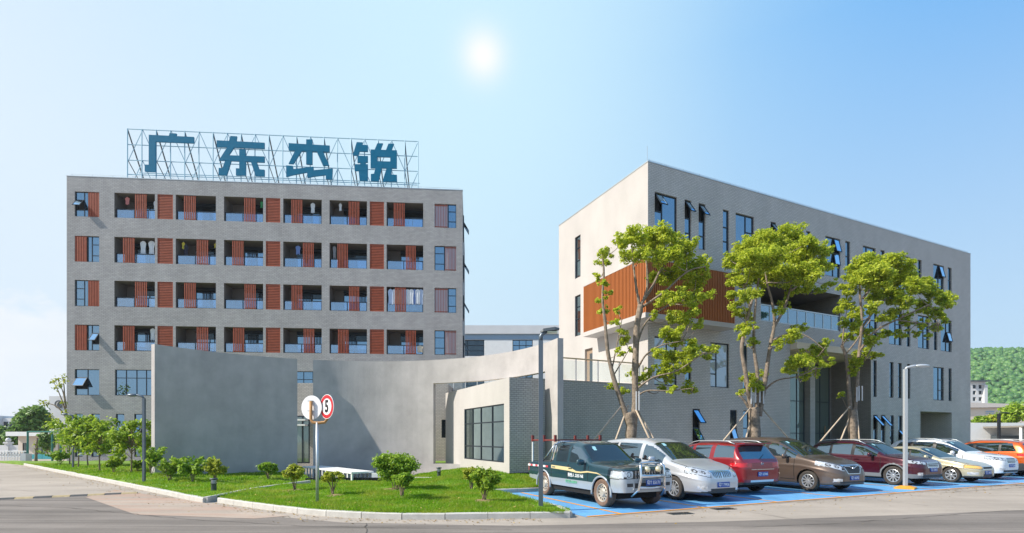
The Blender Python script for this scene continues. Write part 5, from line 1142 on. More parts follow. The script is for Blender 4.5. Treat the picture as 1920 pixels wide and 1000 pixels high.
# ---- beige sedan
bei = paint('pale gold paint', (0.50, 0.45, 0.31), .35, .32)
sed = dict(cat='sedan', L=4.4, W=1.69, r=.30, xf=.84, xr=3.42, ln=.9, wn=.52, pn=2.0, lt=.6, wt=.65, rake=(.45, .6, .8), tum=.22,
 top=[(0, .64), (.06, .70), (.35, .80), (1.1, .93), (1.25, .96), (2.0, 1.34), (2.4, 1.415), (3.0, 1.40), (3.35, 1.28), (3.72, 1.05), (4.3, 1.0), (4.4, .86)], belt=[(0, .56), (.5, .74), (1.2, .88), (2.5, .92), (4.4, .95)], sill=[(0, .24), (1., .22), (4.4, .27)],
 glass=dict(ws=(1.28, 2.02), side=(1.5, 3.55, .5), pillars=[(2.28, 2.36), (3.1, 3.16)], rw=(3.2, 3.72)), doors=[(1.35, 2.32), (2.36, 3.2)], doorz=.32, mirror=(1.62, .98), handles=[2.2, 3.1], paint=bei, rims=7)
sed['masks'] = fascia((.56, .64), .33, (.56, .665), (.40, .80), (.27, .36), hslope=.10, lampm='amber', lowy=.34, hx=.42) ; sed['mirror_mat'] = bei
car('sedan', 'low pale gold sedan parked between the maroon and the white SUV', sed, 17.85, .55, extra=front_plate('粤T 1A673', .42))
# ================================================================== TREES
def skel(pts, Y, dY=0.0):            # pixel polyline (px, py[, depth offset]) -> world points
    return [P(p[0], p[1], Y + (p[2] if len(p) > 2 else dY)) for p in pts]
def limb(q, pts, r0, r1, n=9, wob=.03, fine=6):
    pts = [Vector(p) for p in pts]; outp, rad = [], []
    m = len(pts) - 1; ph = random.uniform(0, 6)
    for i in range(m):                # smooth the polyline
        p0 = pts[max(0, i - 1)]; p1 = pts[i]; p2 = pts[i + 1]; p3 = pts[min(m, i + 2)]
        for k in range(fine):
            t = k / fine; v = 0.5 * ((2 * p1) + (p2 - p0) * t + (2 * p0 - 5 * p1 + 4 * p2 - p3) * t * t + (3 * p1 - p0 - 3 * p2 + p3) * t ** 3)
            g = (i + t) / m; r = r0 + (r1 - r0) * g ** .8
            v = v + Vector((math.sin(g * 19 + ph), math.cos(g * 16 + ph), 0)) * wob * r * 3
            outp.append(v); rad.append(r * (1 + .05 * math.sin(g * 31 + ph * 2)))
    outp.append(pts[-1]); rad.append(r1); q.tube(outp, rad, n)
def camphor(label, Y, base, limbs, clumps, lsz=.12, dens=1.0, spread=1.1, seed=1):
    rng = np.random.default_rng(seed); random.seed(seed)
    k = Y / F
    root = thing('street_tree', label, 'tree', P(base[0], HZ, Y) - Vector((0, 0, EYE)), 0, 'propped trees behind the parked cars')
    o = root.location.copy(); loc = lambda v: Vector(v) - o
    q = MB()
    for i_, (pts, r0, r1) in enumerate(limbs): limb(q, [loc(v) for v in skel(pts, Y)], r0 * k * (.62 if i_ == 0 else .52), r1 * k * .62)
    cs, rs, ns = [], [], []
    ends = [skel(pts, Y) for pts, _, _ in limbs]; allp = [v for e in ends for v in e[1:]]
    for px, py, r in clumps:
        dy = rng.uniform(-spread, spread); c = P(px + rng.uniform(-3, 3), py, Y + dy); r *= k * 1.30
        # twig from the nearest limb point to the clump
        near = min(allp, key=lambda v: (v - c).length + max(0, v.z - c.z) * 1.5); mid = (near + c) / 2 + Vector((0, 0, -.12 * (c - near).length))
        limb(q, [loc(near), loc(mid), loc(c)], min(.03, .014 + .012 * (c - near).length), .006, 5, 0.0, 3)
        # a clump is several smaller tufts at its twig tips
        nt = max(8, int(17 * (r / .42) ** 1.5))
        for j in range(nt):
            d = rng.normal(size=3); d /= np.linalg.norm(d); d[2] = d[2] * .8 + .12
            rr = r * rng.uniform(.22, .44); cc = np.array(loc(c)) + d * r * rng.uniform(.30, 1.05)
            cs.append(cc); rs.append(rr); ns.append(dens * 48 * (rr / .15) ** 1.6)
    tr = q.build('trunk', M['bark'], root, True)
    v = leaves(cs, rs, ns, lsz, .72, .65, rng, .72)
    link('crown', quads_mesh('crown', v, M['leaf']), root)
    return root
T1L = [([(1184, 905), (1184, 850), (1183, 800), (1180, 775)], 19, 15), ([(1181, 800), (1166, 755), (1152, 715), (1142, 672), (1137, 635), (1134, 600), (1130, 560), (1132, 510), (1129, 478)], 11, 2.5),
       ([(1187, 815), (1191, 760), (1191, 720), (1192, 660), (1195, 610), (1201, 572)], 12.5, 9), ([(1200, 578), (1194, 545), (1188, 500), (1184, 452)], 6, 2), ([(1202, 574), (1214, 535), (1211, 480), (1207, 445)], 5.5, 2),
       ([(1202, 570), (1222, 540, .3), (1240, 505, .5), (1270, 472, .6), (1298, 460, .6)], 6, 2), ([(1205, 575), (1245, 548, -.4), (1288, 510, -.6), (1322, 500, -.7)], 5, 1.6), ([(1196, 690), (1212, 665, -.4), (1240, 648, -.7), (1278, 640, -.8)], 4, 1.3),
       ([(1193, 745), (1213, 733, -.4), (1255, 733, -.8), (1300, 728, -1)], 3.4, 1.2), ([(1193, 730), (1225, 708, -.5), (1270, 695, -.8), (1320, 662, -1)], 4, 1.3), ([(1196, 640), (1215, 600, .3), (1260, 570, .5), (1300, 560, .6)], 4, 1.4), ([(1150, 705), (1165, 680, .3), (1180, 655, .4)], 3, 1.2), ([(1148, 690), (1158, 640), (1166, 600)], 3, 1.2)]
T1C = [(1190,445,17),(1165,457,14),(1210,450,18),(1240,440,20),(1265,455,18),(1290,470,18),(1310,495,16),(1328,505,13),(1255,480,20),(1225,475,19),(1200,482,15),(1178,478,14),(1280,505,20),(1302,530,17),(1255,522,17),(1228,520,14),(1290,560,16),(1320,553,12),(1265,560,16),(1240,562,13),(1300,585,14),(1278,602,15),(1252,600,12),(1225,592,8),(1135,475,11),(1128,495,12),(1120,520,8),(1134,532,8),(1142,552,9),(1124,562,8),(1133,582,9),(1160,583,9),(1150,605,8),(1165,622,9),(1172,642,11),(1158,662,9),(1185,655,10),
       (1268,635,15),(1248,624,12),(1300,650,13),(1325,660,13),(1290,666,15),(1258,670,15),(1234,665,12),(1276,690,14),(1240,696,16),(1256,708,12),(1214,702,10),(1190,702,10),(1202,716,12),(1150,725,9),(1170,735,9),(1240,728,9),(1292,727,13),(1262,731,7),(1340,655,8),(1276,620,10),(1310,610,9)]
T2L = [([(1416, 890), (1416, 845), (1415, 800), (1413, 765)], 18, 15), ([(1409, 785), (1404, 735), (1396, 690), (1391, 650), (1400, 605), (1410, 562)], 10, 4), ([(1418, 780), (1421, 715), (1414, 655), (1414, 610), (1418, 560), (1425, 500)], 8.5, 2),
       ([(1423, 780), (1434, 720), (1444, 650), (1452, 605), (1447, 565), (1438, 530), (1432, 480)], 9.5, 2), ([(1450, 615), (1470, 580, .4), (1482, 540, .6), (1495, 490, .8)], 6, 1.8), ([(1430, 735), (1456, 714, -.5), (1495, 706, -.9), (1530, 690, -1.1)], 4, 1.3), ([(1446, 640), (1480, 625, -.4), (1512, 630, -.7), (1545, 655, -1)], 3.4, 1.2),
       ([(1407, 580), (1396, 540), (1390, 495)], 4, 1.4), ([(1404, 765), (1396, 752), (1386, 742)], 6, 3), ([(1405, 740), (1398, 725), (1395, 712)], 3, 1.5), ([(1484, 545), (1515, 520, .5), (1540, 500, .5)], 4, 1.3)]
T2C = [(1400,466,20),(1430,456,20),(1460,446,20),(1490,446,19),(1516,456,17),(1536,476,17),(1545,502,15),(1556,532,9),(1380,490,17),(1410,490,20),(1440,486,21),(1470,480,21),(1500,486,20),(1520,512,18),(1490,516,20),(1460,516,20),(1430,520,18),(1400,520,17),(1380,526,14),(1374,556,11),(1395,556,13),(1420,552,11),(1480,546,13),(1510,541,14),(1536,546,10),(1379,580,13),(1400,592,11),(1470,572,11),(1400,616,13),(1411,640,9),(1395,632,8),(1462,584,9),(1480,632,13),(1463,641,9),(1500,616,10),(1455,652,7),(1540,655,13),(1520,666,15),(1500,680,15),(1480,692,13),(1545,681,11),(1530,700,11),(1508,706,9),(1550,641,7),(1400,711,13),(1415,727,13),(1390,736,9),(1426,702,8),(1366,486,9)]
T3L = [([(1599, 870), (1599, 840), (1599, 800), (1597, 768)], 14, 12), ([(1595, 780), (1592, 735), (1590, 700), (1585, 665), (1578, 648)], 7.5, 4), ([(1602, 780), (1607, 720), (1611, 660), (1616, 600), (1612, 545), (1618, 510)], 8, 2.2),
       ([(1611, 660), (1640, 622, -.4), (1690, 596, -.8), (1740, 572, -1)], 5, 1.4), ([(1616, 615), (1650, 570, .4), (1690, 545, .6), (1720, 535, .8)], 4.5, 1.4), ([(1609, 690), (1625, 670, -.3), (1640, 642, -.6)], 3, 1.2), ([(1586, 668), (1580, 640, .3), (1584, 600, .4)], 3.5, 1.2), ([(1618, 560), (1650, 520, .2), (1680, 500, .3)], 4, 1.4), ([(1585, 665), (1605, 640), (1632, 600)], 3.6, 1.2), ([(1680, 600, -.7), (1720, 605, -1), (1760, 606, -1.1)], 2.5, 1)]
T3C = [(1610,500,16),(1640,495,18),(1670,490,16),(1696,502,14),(1600,521,14),(1626,521,18),(1656,521,18),(1686,526,18),(1711,541,15),(1736,536,13),(1751,551,13),(1770,561,14),(1778,572,9),(1590,546,13),(1645,551,16),(1676,556,16),(1700,566,13),(1726,576,13),(1750,586,11),(1765,592,9),(1590,571,11),(1574,581,9),(1605,591,12),(1640,581,12),(1670,591,12),(1700,601,11),(1730,611,9),(1755,616,9),(1775,601,7),(1600,611,11),(1590,631,11),(1584,606,9),(1640,641,11),(1620,666,12),(1605,681,11),(1640,666,9),(1595,696,9),(1620,621,11),(1690,626,9),(1716,627,7),(1578,742,6),(1745,631,6),(1660,626,9),(1655,600,9),(1632,640,8)]
camphor('tall light green tree with a forked trunk, nearest the lamp post and pickup', 20.8, (1184, 905), T1L, T1C, seed=3)
camphor('broad rounded light green tree with three limbs, middle of the three behind the cars', 23.8, (1416, 890), T2L, T2C, seed=4, spread=1.3)
camphor('light green tree leaning right over the maroon SUV, third from the pickup', 26.9, (1599, 870), T3L, T3C, seed=5, lsz=.135, dens=.95, spread=1.3)
# timber props around each trunk
for Y, cx, fy, tops, base, pads, lab in ((20.8, 1186, 760, ((1170, 755), (1178, 760), (1192, 768), (1196, 770)), ((1108, 832), (1152, 832), (1222, 832), (1232, 835)), ((1192, 748), (1197, 748)), 'timber props leaning on the forked tree nearest the pickup'),
                                    (23.8, 1414, 760, ((1407, 765), (1410, 772), (1428, 765)), ((1352, 832), (1396, 836), (1484, 828)), ((1408, 740), (1416, 738), (1424, 738), (1431, 740)), 'timber props and white trunk slats on the broad middle tree'),
                                    (26.9, 1600, 760, ((1594, 762), (1598, 770), (1606, 768)), ((1535, 832), (1574, 832), (1612, 832)), ((1606, 740), (1610, 738), (1616, 738)), 'timber props and white trunk slats on the tree above the maroon SUV')):
    t = thing('tree_prop', lab, 'tree prop', P(cx, HZ, Y) - Vector((0, 0, EYE)), 0, 'timber props round the three trees'); o = t.location
    for (a, c) in zip(tops, base):
        A0 = P(a[0], a[1], Y + random.uniform(-.15, .15)); B0 = P(c[0], c[1], Y - .25); d = B0 - A0; B1 = A0 + d * ((A0.z - .06) / (A0.z - B0.z))
        q = MB(); q.tube([A0 - o, (A0 + B1) / 2 - o, B1 - o], [.034, .04, .045], 7); q.build('pole', M['stake'], t, True)
    for px, py in pads:
        q = MB(); A0 = P(px, py - 14, Y - .33); q.obox(A0 - o, (.05, 0, 0), (0, .03, 0), (0, 0, -.75)); q.build('trunk_slat', M['offwhite'], t)

# ---- generic small plants
def plant(name, label, cat, pos, h, w, n, lsz, m, stem_h=.25, nst=5, seed=0, group=None, flat=.8, lumps=9, young=False, arch=False, trunk_r=.02, sh=.35, rlo=.20, rhi=.30, flo=.35, fhi=.70):
    rng = np.random.default_rng(seed + 50); random.seed(seed)
    t = thing(name, label, cat, pos, 0, group); q = MB(); cs, rs, ns = [], [], []
    ch = h - stem_h; cz = stem_h + ch / 2
    for i in range(lumps):
        d = rng.normal(size=3); d /= np.linalg.norm(d); f = rng.uniform(flo, fhi)
        c = np.array([d[0] * w / 2 * f, d[1] * w / 2 * f, cz + d[2] * ch / 2 * f]); r = min(w, ch) * rng.uniform(rlo, rhi)
        cs.append(c); rs.append(r); ns.append(n / lumps)
    if young:
        limb(q, [(0, 0, -.05), (rng.normal() * .03, 0, stem_h), (rng.normal() * .05, 0, h * .92)], trunk_r, trunk_r * .35, 7, .02)
        for c in cs: limb(q, [(0, 0, min(c[2] * .7, h * .6)), tuple(c * np.array([.5, .5, .95])), tuple(c)], trunk_r * .4, .004, 5, 0, 3)
    else:
        for i in range(nst):
            c = cs[i % len(cs)]; a = rng.uniform(0, 6.28); limb(q, [(.05 * w * math.cos(a), .05 * w * math.sin(a), -.03), (c[0] * .4, c[1] * .4, stem_h * .8 + .05), tuple(c)], trunk_r, .006, 5, 0.0, 3)
    q.build('trunk' if young else 'stem', M['twig'], t, True)
    v = leaves(cs, rs, ns, lsz, flat, .5, rng, sh)
    if arch:
        ex = []
        for i in range(arch):
            a = rng.uniform(0, 6.28); L = w * rng.uniform(.5, .8); b0 = np.array([0, 0, stem_h]); pts = []
            for k in range(9):
                f = k / 8; pts.append(b0 + np.array([math.cos(a) * L * f, math.sin(a) * L * f, (h - stem_h) * (1.25 * f - .25 * f * f)]))
            cc = [p for p in pts[2:]]; ex.append(leaves(cc, [lsz * .8] * len(cc), [7] * len(cc), lsz, .6, .4, rng, .2))
            q2 = MB(); limb(q2, [tuple(pts[0]), tuple(pts[4]), tuple(pts[8])], .010, .004, 5, 0, 3); q2.build('branch', M['twig'], t)
        v = np.concatenate([v] + ex)
    link('foliage' if not young else 'crown', quads_mesh('foliage', v, m), t); return t
def gp(px, py, g=.12):
    p = G(px, py, g); h = float(lawn_h(p.x, p.y)); p = G(px, py, h); p.z = float(lawn_h(p.x, p.y)); return p
def sz(px, p): return px * p.y / F
def soil(px, py, rpx):
    p = gp(px, py); r = sz(rpx, p); q = MB(); n = 18
    rr = [r * random.uniform(.8, 1.15) for _ in range(n)]
    ring = []
    for i in range(n):
        x, y = p.x + rr[i] * math.cos(6.283 * i / n), p.y + rr[i] * 1.0 * math.sin(6.283 * i / n); ring.append((x, y, float(lawn_h(x, y)) + .012))
    q.add([(p.x, p.y, p.z + .05)] + ring, [(0, i + 1, (i + 1) % n + 1) for i in range(n)]); q.build('soil_patch', M['soil'], kind='structure', smooth=True)
BUSH = [(404, 905, 46, 45, 'yellow green shrub with a tapering stem beside the left bollard light', 'leaf_yel', 1900, .28, 0), (504, 897, 46, 34, 'round green bush against the dark left screen wall', 'leaf_bush', 1900, .25, 0),
        (552, 921, 42, 52, 'yellow topped shrub left of the white footbridge', 'leaf_yel', 1800, .38, 0), (624, 929, 50, 47, 'thin shrub with bare stems right of the speed limit sign', 'leaf_yel', 900, .50, 0),
        (742, 917, 100, 74, 'largest dark green bush, in the middle of the front lawn', 'leaf_bush', 7000, .22, 0), (754, 933, 52, 52, 'smaller loose bush just in front of the largest bush', 'leaf_bush', 1300, .35, 0),
        (906, 939, 66, 62, 'bushy yellow green shrub in a ring of dry soil near the front kerb', 'leaf_young', 2600, .28, 0), (884, 905, 44, 44, 'pale yellow shrub under the gridded window', 'leaf_yel', 1400, .35, 0),
        (965, 884, 36, 33, 'small round clipped bush at the corner of the brick block', 'leaf_bush', 1700, .12, 0)]
for i, (px, py, wp, hp_, lab, m, n, sh, _) in enumerate(BUSH):
    p = gp(px, py); plant('bush', lab, 'bush', p, sz(hp_, p), sz(wp, p), n * 1.8, .062 + .0012 * p.y, M[m], sz(hp_, p) * sh, 7, i, 'bushes on the lawns', .85, 12 if wp < 90 else 22, trunk_r=.018)
soil(905, 940, 24); soil(735, 919, 30); soil(554, 920, 24); soil(628, 929, 20); soil(318, 901, 9); soil(410, 907, 12); soil(755, 935, 10)
for i, (px, py, wp, hp_, lab) in enumerate(((318, 901, 48, 42, 'leafy low shrub near the foot of the left screen wall, beside the lamp post'), (360, 904, 52, 44, 'leafy shrub with arching sprays, between two shrubs at the left screen wall'), (284, 895, 34, 50, 'upright leafy shrub at the white edge of the left screen wall'),
                                            (213, 886, 40, 30, 'low bright shrub between the young trees by the dormitory'), (112, 872, 52, 26, 'low spreading shrub by the turquoise fence'), (258, 884, 24, 20, 'tiny low shrub behind the left lamp post'))):
    p = gp(px, py); plant('shrub', lab, 'shrub', p, sz(hp_, p), sz(wp, p), 900, .14, M['leaf_bush'] if i % 3 else M['leaf_young'], sz(hp_, p) * .25, 6, 20 + i, 'leafy shrubs along the left lawn', .8, 9, arch=7, trunk_r=.014)
YT = [(131, 872, 44, 100, 'young tree nearest the turquoise fence'), (147, 878, 40, 96, 'thin young tree right behind the farther garden lamp'), (165, 877, 44, 92, 'young tree with pale leaves, third from the turquoise fence'), (187, 881, 50, 100, 'young tree standing before the dormitory slit windows, fourth from the turquoise fence'), (246, 888, 66, 105, 'largest young tree, just left of the nearer garden lamp')]
for i, (px, py, wp, hp_, lab) in enumerate(YT):
    p = gp(px, py); plant('young_tree', lab, 'tree', p, sz(hp_, p), sz(wp, p) * 1.55, 1900 if i < 4 else 3000, .17, M['leaf_young'], sz(hp_, p) * .30, 5, 40 + i, 'young trees in front of the dormitory', .9, 26, rlo=.10, rhi=.19, flo=.4, fhi=1.0, young=True, trunk_r=.045)
p = Vector((-2.9, 26.6, .2)); plant('shrub', 'small upright plant behind the sill of the curved wall opening', 'shrub', p, 1.0, .6, 350, .10, M['leaf_yel'], .2, 4, 71)
sheet('courtyard_lawn', [(-4.5, 25.9), (-1.2, 25.4), (-1.5, 29.5), (-5, 29.8)], .46, M['lawn'])

# ---- grass blades
def grass(poly, n, hmin, hmax, wd, rng=np.random.default_rng(3), bias=True):
    xs = [p[0] for p in poly]; ys = [p[1] for p in poly]; x = rng.uniform(min(xs), max(xs), n * 4); y = rng.uniform(min(ys), max(ys), n * 4)
    ok = inside(x, y, poly) & (rng.random(n * 4) < np.clip((13.0 / y) ** 1.6, 0, 1)); x, y = x[ok][:n], y[ok][:n]; m = len(x)
    z = lawn_h(x, y) - .01; a = rng.uniform(0, 6.28, m); h = rng.uniform(hmin, hmax, m) * (1 + .5 * np.sin(x * 1.9) * np.sin(y * 2.3 + 1)); lean = rng.normal(0, .5, (m, 2)) * h[:, None]; w = wd * (y / 13)
    v = np.empty((m, 3, 3)); v[:, 0] = np.stack([x - np.cos(a) * w, y - np.sin(a) * w, z], 1); v[:, 1] = np.stack([x + np.cos(a) * w, y + np.sin(a) * w, z], 1); v[:, 2] = np.stack([x + lean[:, 0], y + lean[:, 1], z + h], 1)
    return v.reshape(-1, 3)
gv = np.concatenate([grass(FRONT, 150000, .035, .085, .009), grass([p for p in LEFT if p[1] < 34], 110000, .04, .10, .011), ])
link('grass', quads_mesh('grass', gv, M['grassb'], 3), kind='stuff')
# longer tufts overhanging the front kerb
bv = []
rng = np.random.default_rng(9)
for a, c in zip(frontk + corner, (frontk + corner)[1:]):
    a, c = np.array(a), np.array(c); L = np.linalg.norm(c - a); m = int(L * 260); t = rng.random(m); p = a + (c - a) * t[:, None]; nrm = np.array([-(c - a)[1], (c - a)[0]]) / L; p = p + nrm * (.09 + rng.random(m)[:, None] * .25)
    z = .10 + 0 * t; an = rng.uniform(0, 6.28, m); h = rng.uniform(.06, .14, m); v = np.empty((m, 3, 3)); w = .008
    v[:, 0] = np.stack([p[:, 0] - np.cos(an) * w, p[:, 1] - np.sin(an) * w, z], 1); v[:, 1] = np.stack([p[:, 0] + np.cos(an) * w, p[:, 1] + np.sin(an) * w, z], 1)
    ln = rng.normal(0, .06, (m, 2)) - nrm * .02; v[:, 2] = np.stack([p[:, 0] + ln[:, 0], p[:, 1] + ln[:, 1], z + h], 1); bv.append(v.reshape(-1, 3))
link('kerb_grass', quads_mesh('kerb_grass', np.concatenate(bv), M['grassb'], 3), kind='stuff')

# dry leaf litter along the kerbs and under the shrubs
rng = np.random.default_rng(31); lp = []
def litter(a, c, n, spread, off, onlawn):
    a, c = np.array(a), np.array(c); d = c - a; L = np.linalg.norm(d); nr = np.array([-d[1], d[0]]) / L
    t = rng.random(n); p = a + d * t[:, None] + nr * (off + rng.exponential(spread, n) * np.sign(off))[:, None]
    z = (lawn_h(p[:, 0], p[:, 1]) + .06) if onlawn else np.full(n, .016); lp.extend(np.column_stack([p, z]).tolist())
for a, c in zip([K1, (-15.2, 20.0), (-21.9, 25.6)], [(-15.2, 20.0), (-21.9, 25.6), (-31.4, 33.6)]): litter(a, c, 170, .30, .14, False)
for a, c in zip(frontk, frontk[1:]): litter(a, c, 36, .22, -.14, False); litter(a, c, 26, .8, .3, True)
litter(tuple(uv(0, -.3).xy), tuple(uv(24, -.3).xy), 240, .35, -.02, False); litter((-12, 19), (-27, 31.5), 260, .9, -.3, True)
v = leaves([p for p in lp], [.012] * len(lp), [1] * len(lp), .05, .3, 2.2, rng, .5)
link('leaf_litter', quads_mesh('leaf_litter', v, leaf_mat('dry leaves', (.16, .09, .03), (.55, .38, .12), .15)), kind='stuff')

# ================================================================== STREET FURNITURE
def lamp_post(label, base, top, arm, headl, w, m, style):
    t = thing('lamp_post', label, 'lamp post', base, 0, 'lamp posts'); h = top - base.z; d = 1 if arm > 0 else -1
    q = MB()
    if style == 'square':
        q.box(-w / 2, w / 2, -w / 2, w / 2, 0, h - .18); q.build('pole', m, t)
        q = MB(); pts = [(0, 0, h - .2), (0, 0, h - .08), (d * .04, 0, h - .01), (d * .14, 0, h + .03)]; q.tube(pts, [w * .5, w * .5, w * .45, w * .35], 10); q.build('arm', m, t, True)
        q = MB(); x0, x1 = d * .02, d * headl; vs = []
        prof = [(-.02, .035, .015), (.12, .085, .055), (.75, .10, .06), (1.0, .07, .025)]
        for f, yy, zz in prof: X = d * headl * f; Zc = h + .035 + f * .055; vs += [(X, -yy, Zc - zz * .3), (X, yy, Zc - zz * .3), (X, yy * .8, Zc + zz), (X, -yy * .8, Zc + zz)]
        fs = [(0, 1, 2, 3), (15, 14, 13, 12)] + [(i * 4 + k, i * 4 + (k + 1) % 4, (i + 1) * 4 + (k + 1) % 4, (i + 1) * 4 + k) for i in range(3) for k in range(4)]
        q.add(vs, fs); hd = q.build('lamp_head', M['grey_dark'], t)
        q = MB(); q.box(min(d * headl * .35, d * headl * .9), max(d * headl * .35, d * headl * .9), -.07, .07, h + .005, h + .035); q.build('lens', M['led'], hd)
    else:
        q.box(-w / 2, w / 2, -w / 2, w / 2, 0, h - .12); q.build('pole', m, t)
        q = MB(); q.tube([(0, 0, h - .12), (d * .06, 0, h - .06), (d * headl * .35, 0, h - .01), (d * headl * .7, 0, h)], [.035, .04, .045, .03], 8); q.build('arm', m, t, True)
        q = MB(); q.lathe([(0.001, -.5), (.5, -.42), (.8, -.15), (.8, .15), (.55, .42), (0.001, .5)], 14, axis='y'); q.v = [(d * headl * .70 + p[1] * headl * .62, p[0] * .15, h - .005 + p[2] * .075) for p in q.v]; hd = q.build('lamp_head', m, t, True)
        q = MB(); q.box(min(d * headl * .45, d * headl * .9), max(d * headl * .45, d * headl * .9), -.06, .06, h - .048, h - .036); q.build('lens', M['led'], hd)
    return t
p = gp(1014, 950); lamp_post('tall dark grey lamp post at the lawn corner in front of the pickup', p, P(1014, 625, p.y).z, 1, .44, .105, M['pole'], 'square')
p = G(1697.5, 917); lm = lamp_post('silver lamp post with a curved head on a yellow base, before the maroon SUV', p, P(1697, 686, p.y).z, 1, .82, .10, M['pole_light'], 'round')
q = MB(); q.lathe([(.40, 0.008), (.40, .06), (.20, .11), (.09, .115)], 4); q.build('base_plate', M['line'], lm)
p = gp(270, 898); lamp_post('slim dark garden lamp reaching left, nearer one by the dormitory', p, P(270, 741, p.y).z, -1, .62, .085, M['pole'], 'round')
p = gp(137, 878); lamp_post('slim dark garden lamp reaching left, farther one among the young trees', p, P(137, 777, p.y).z, -1, .64, .075, M['pole'], 'round')
for px, py, hp_, lab in ((401, 921, 24, 'dark bollard light on the left lawn near the kerb corner'), (823, 896, 20, 'dark bollard light on the front lawn below the wall opening')):
    p = gp(px, py); h = sz(hp_, p); t = thing('bollard_light', lab, 'bollard light', p, 0, 'bollard lights')
    q = MB(); q.lathe([(.075, -.02), (.075, h * .50), (.095, h * .58)], 14); q.build('post', M['grey_dark'], t, True)
    q = MB(); q.lathe([(.075, h * .58), (.07, h * .85)], 14); q.build('lens', M['steel'], t, True)
    q = MB(); q.lathe([(.08, h * .84), (.11, h * .88), (.11, h * .97), (.02, h)], 14); q.build('cap', M['grey_dark'], t, True)
    for k in range(3): q = MB(); q.lathe([(.076, h * (.62 + .07 * k)), (.098, h * (.63 + .07 * k)), (.076, h * (.64 + .07 * k))], 14); q.build('louvre_ring', M['grey_dark'], t)
# speed limit sign pair on a forked rusty bracket
p = gp(595, 943); ss = thing('speed_sign', 'round red ringed speed limit 5 sign beside a blank sign back on one forked pole', 'road sign', p)
zc = lambda py: P(595, py, p.y).z - p.z
q = MB(); q.tube([(0, 0, -.05), (0, 0, zc(792))], .038, 10); q.build('pole', M['steel'], ss, True)
xl, xr_ = -sz(13, p), sz(18.5, p)
q = MB(); q.tube([(xl, .03, zc(752)), (xl, .03, zc(786)), (xl + .05, .01, zc(792)), (0, 0, zc(793.5)), (xr_ - .06, 0, zc(792)), (xr_, 0, zc(786)), (xr_ + .005, 0.02, zc(770))], .036, 10); q.build('bracket', M['rust'], ss, True)
M['sign_red'] = mat('sign red', (.52, .012, .02), .35); M['sign_white'] = mat('sign white', (.80, .80, .80), .35); M['sign_black'] = mat('sign black', (.01, .01, .012), .4)
def disc(name, c, n, r, parts_):
    n = Vector(n).normalized(); e = link(name, None, ss, c, n.to_track_quat('Y', 'Z').to_euler()); e.empty_display_size = .1   # local +y = facing direction
    return e
def plate_disc(par, r0, r1, y0, y1, m, nm):
    q = MB(); q.lathe([(r0, y0), (r1, y0), (r1, y1), (r0, y1)] if r0 > 0 else [(0.001, y0), (r1, y0), (r1, y1), (0.001, y1)], 40, axis='y'); return q.build(nm, m, par)
RS = .305
e = disc('sign_face', (sz(19.5, p), -.07, zc(763)), (-.626, -.784, 0), RS, 0)
plate_disc(e, 0, RS, -.012, 0, M['sign_white'], 'disc'); plate_disc(e, RS * .68, RS * .955, .001, .004, M['sign_red'], 'red_ring')
o = link('numeral', text_mesh('5', .36, M['sign_black'], .001, bold=.012), e, (0, .006, -.005), (R(90), 0, PI)); o.scale = (.9, 1.15, 1)
e = disc('sign_back', (-sz(14, p), .10, zc(764)), (.30, .956, 0), RS, 0)
plate_disc(e, 0, RS, 0, .012, M['sign_white'], 'disc')
for z in (.15, -.10): q = MB(); q.box(-.06, .06, -.075, -.002, z, z + .025); q.build('clamp', M['steel'], e)

# ================================================================== LAUNDRY on the dormitory balconies
GC = {'white': (.72, .74, .76), 'blue': (.16, .25, .52), 'pale blue': (.45, .55, .72), 'dark': (.03, .03, .05), 'pink': (.60, .22, .20), 'green': (.05, .35, .12), 'yellow': (.62, .52, .06), 'grey': (.3, .31, .33), 'cream': (.62, .55, .42)}
GM = {k: mat(k + ' cloth', c, .85, noise=.12, nscale=10) for k, c in GC.items()}
def garment(r, px, pyt, pyb, col, w, lab, depth=.35, grp=None):
    s, z1 = onp(px, pyt, OL, DL); z0 = zL(px, pyb); h = z1 - z0
    base = Vector((OL[0] + DL[0] * s - DL[1] * depth, OL[1] + DL[1] * s + DL[0] * depth, z0)); t = thing('hanging_garment', lab, 'laundry', base, TL, grp or 'laundry hanging on the balconies')
    q = MB(); n = 9; top, bot = [], []
    for i in range(n):
        f = i / (n - 1); fold = .035 * math.sin(f * 15 + px); sl = 1 if .2 < f < .8 else .55
        for zz, ww in ((h, .75), (h * .82, 1.0), (h * .45, .72), (0.03 * math.sin(f * 9 + px), .80)):
            q.v.append((w * ww * (f - .5), fold * (1.2 - zz / h * .8), zz - (.05 if (f < .15 or f > .85) and zz > h * .9 else 0)))
    for i in range(n - 1):
        for k in range(3): q.f.append((i * 4 + k, (i + 1) * 4 + k, (i + 1) * 4 + k + 1, i * 4 + k + 1)); q.m.append(0)
    q.build('cloth', GM[col], t, True)
    rod('hanger', M['steel'], t, (0, 0, h - .02), (0, 0, h + .08), .008)
garment(1, 233, 366, 380, 'pink', .35, 'pink top hanging in the top row, leftmost balcony'); garment(1, 286, 373, 397, 'white', .25, 'white garment at the right end of the top row leftmost balcony')
garment(1, 487, 374, 386, 'green', .22, 'green garment in the top row, third balcony'); garment(1, 584, 377, 396, 'white', .35, 'white shirt in the top row, fourth balcony'); garment(1, 636, 378, 392, 'white', .25, 'small white cloth in the top row, fifth balcony')
for px, c, w, nm in ((263, 'white', .42, 'left of two white shirts'), (279, 'white', .5, 'right of two white shirts')): garment(2, px, 449, 474, c, w, nm + ' in the second row, leftmost balcony')
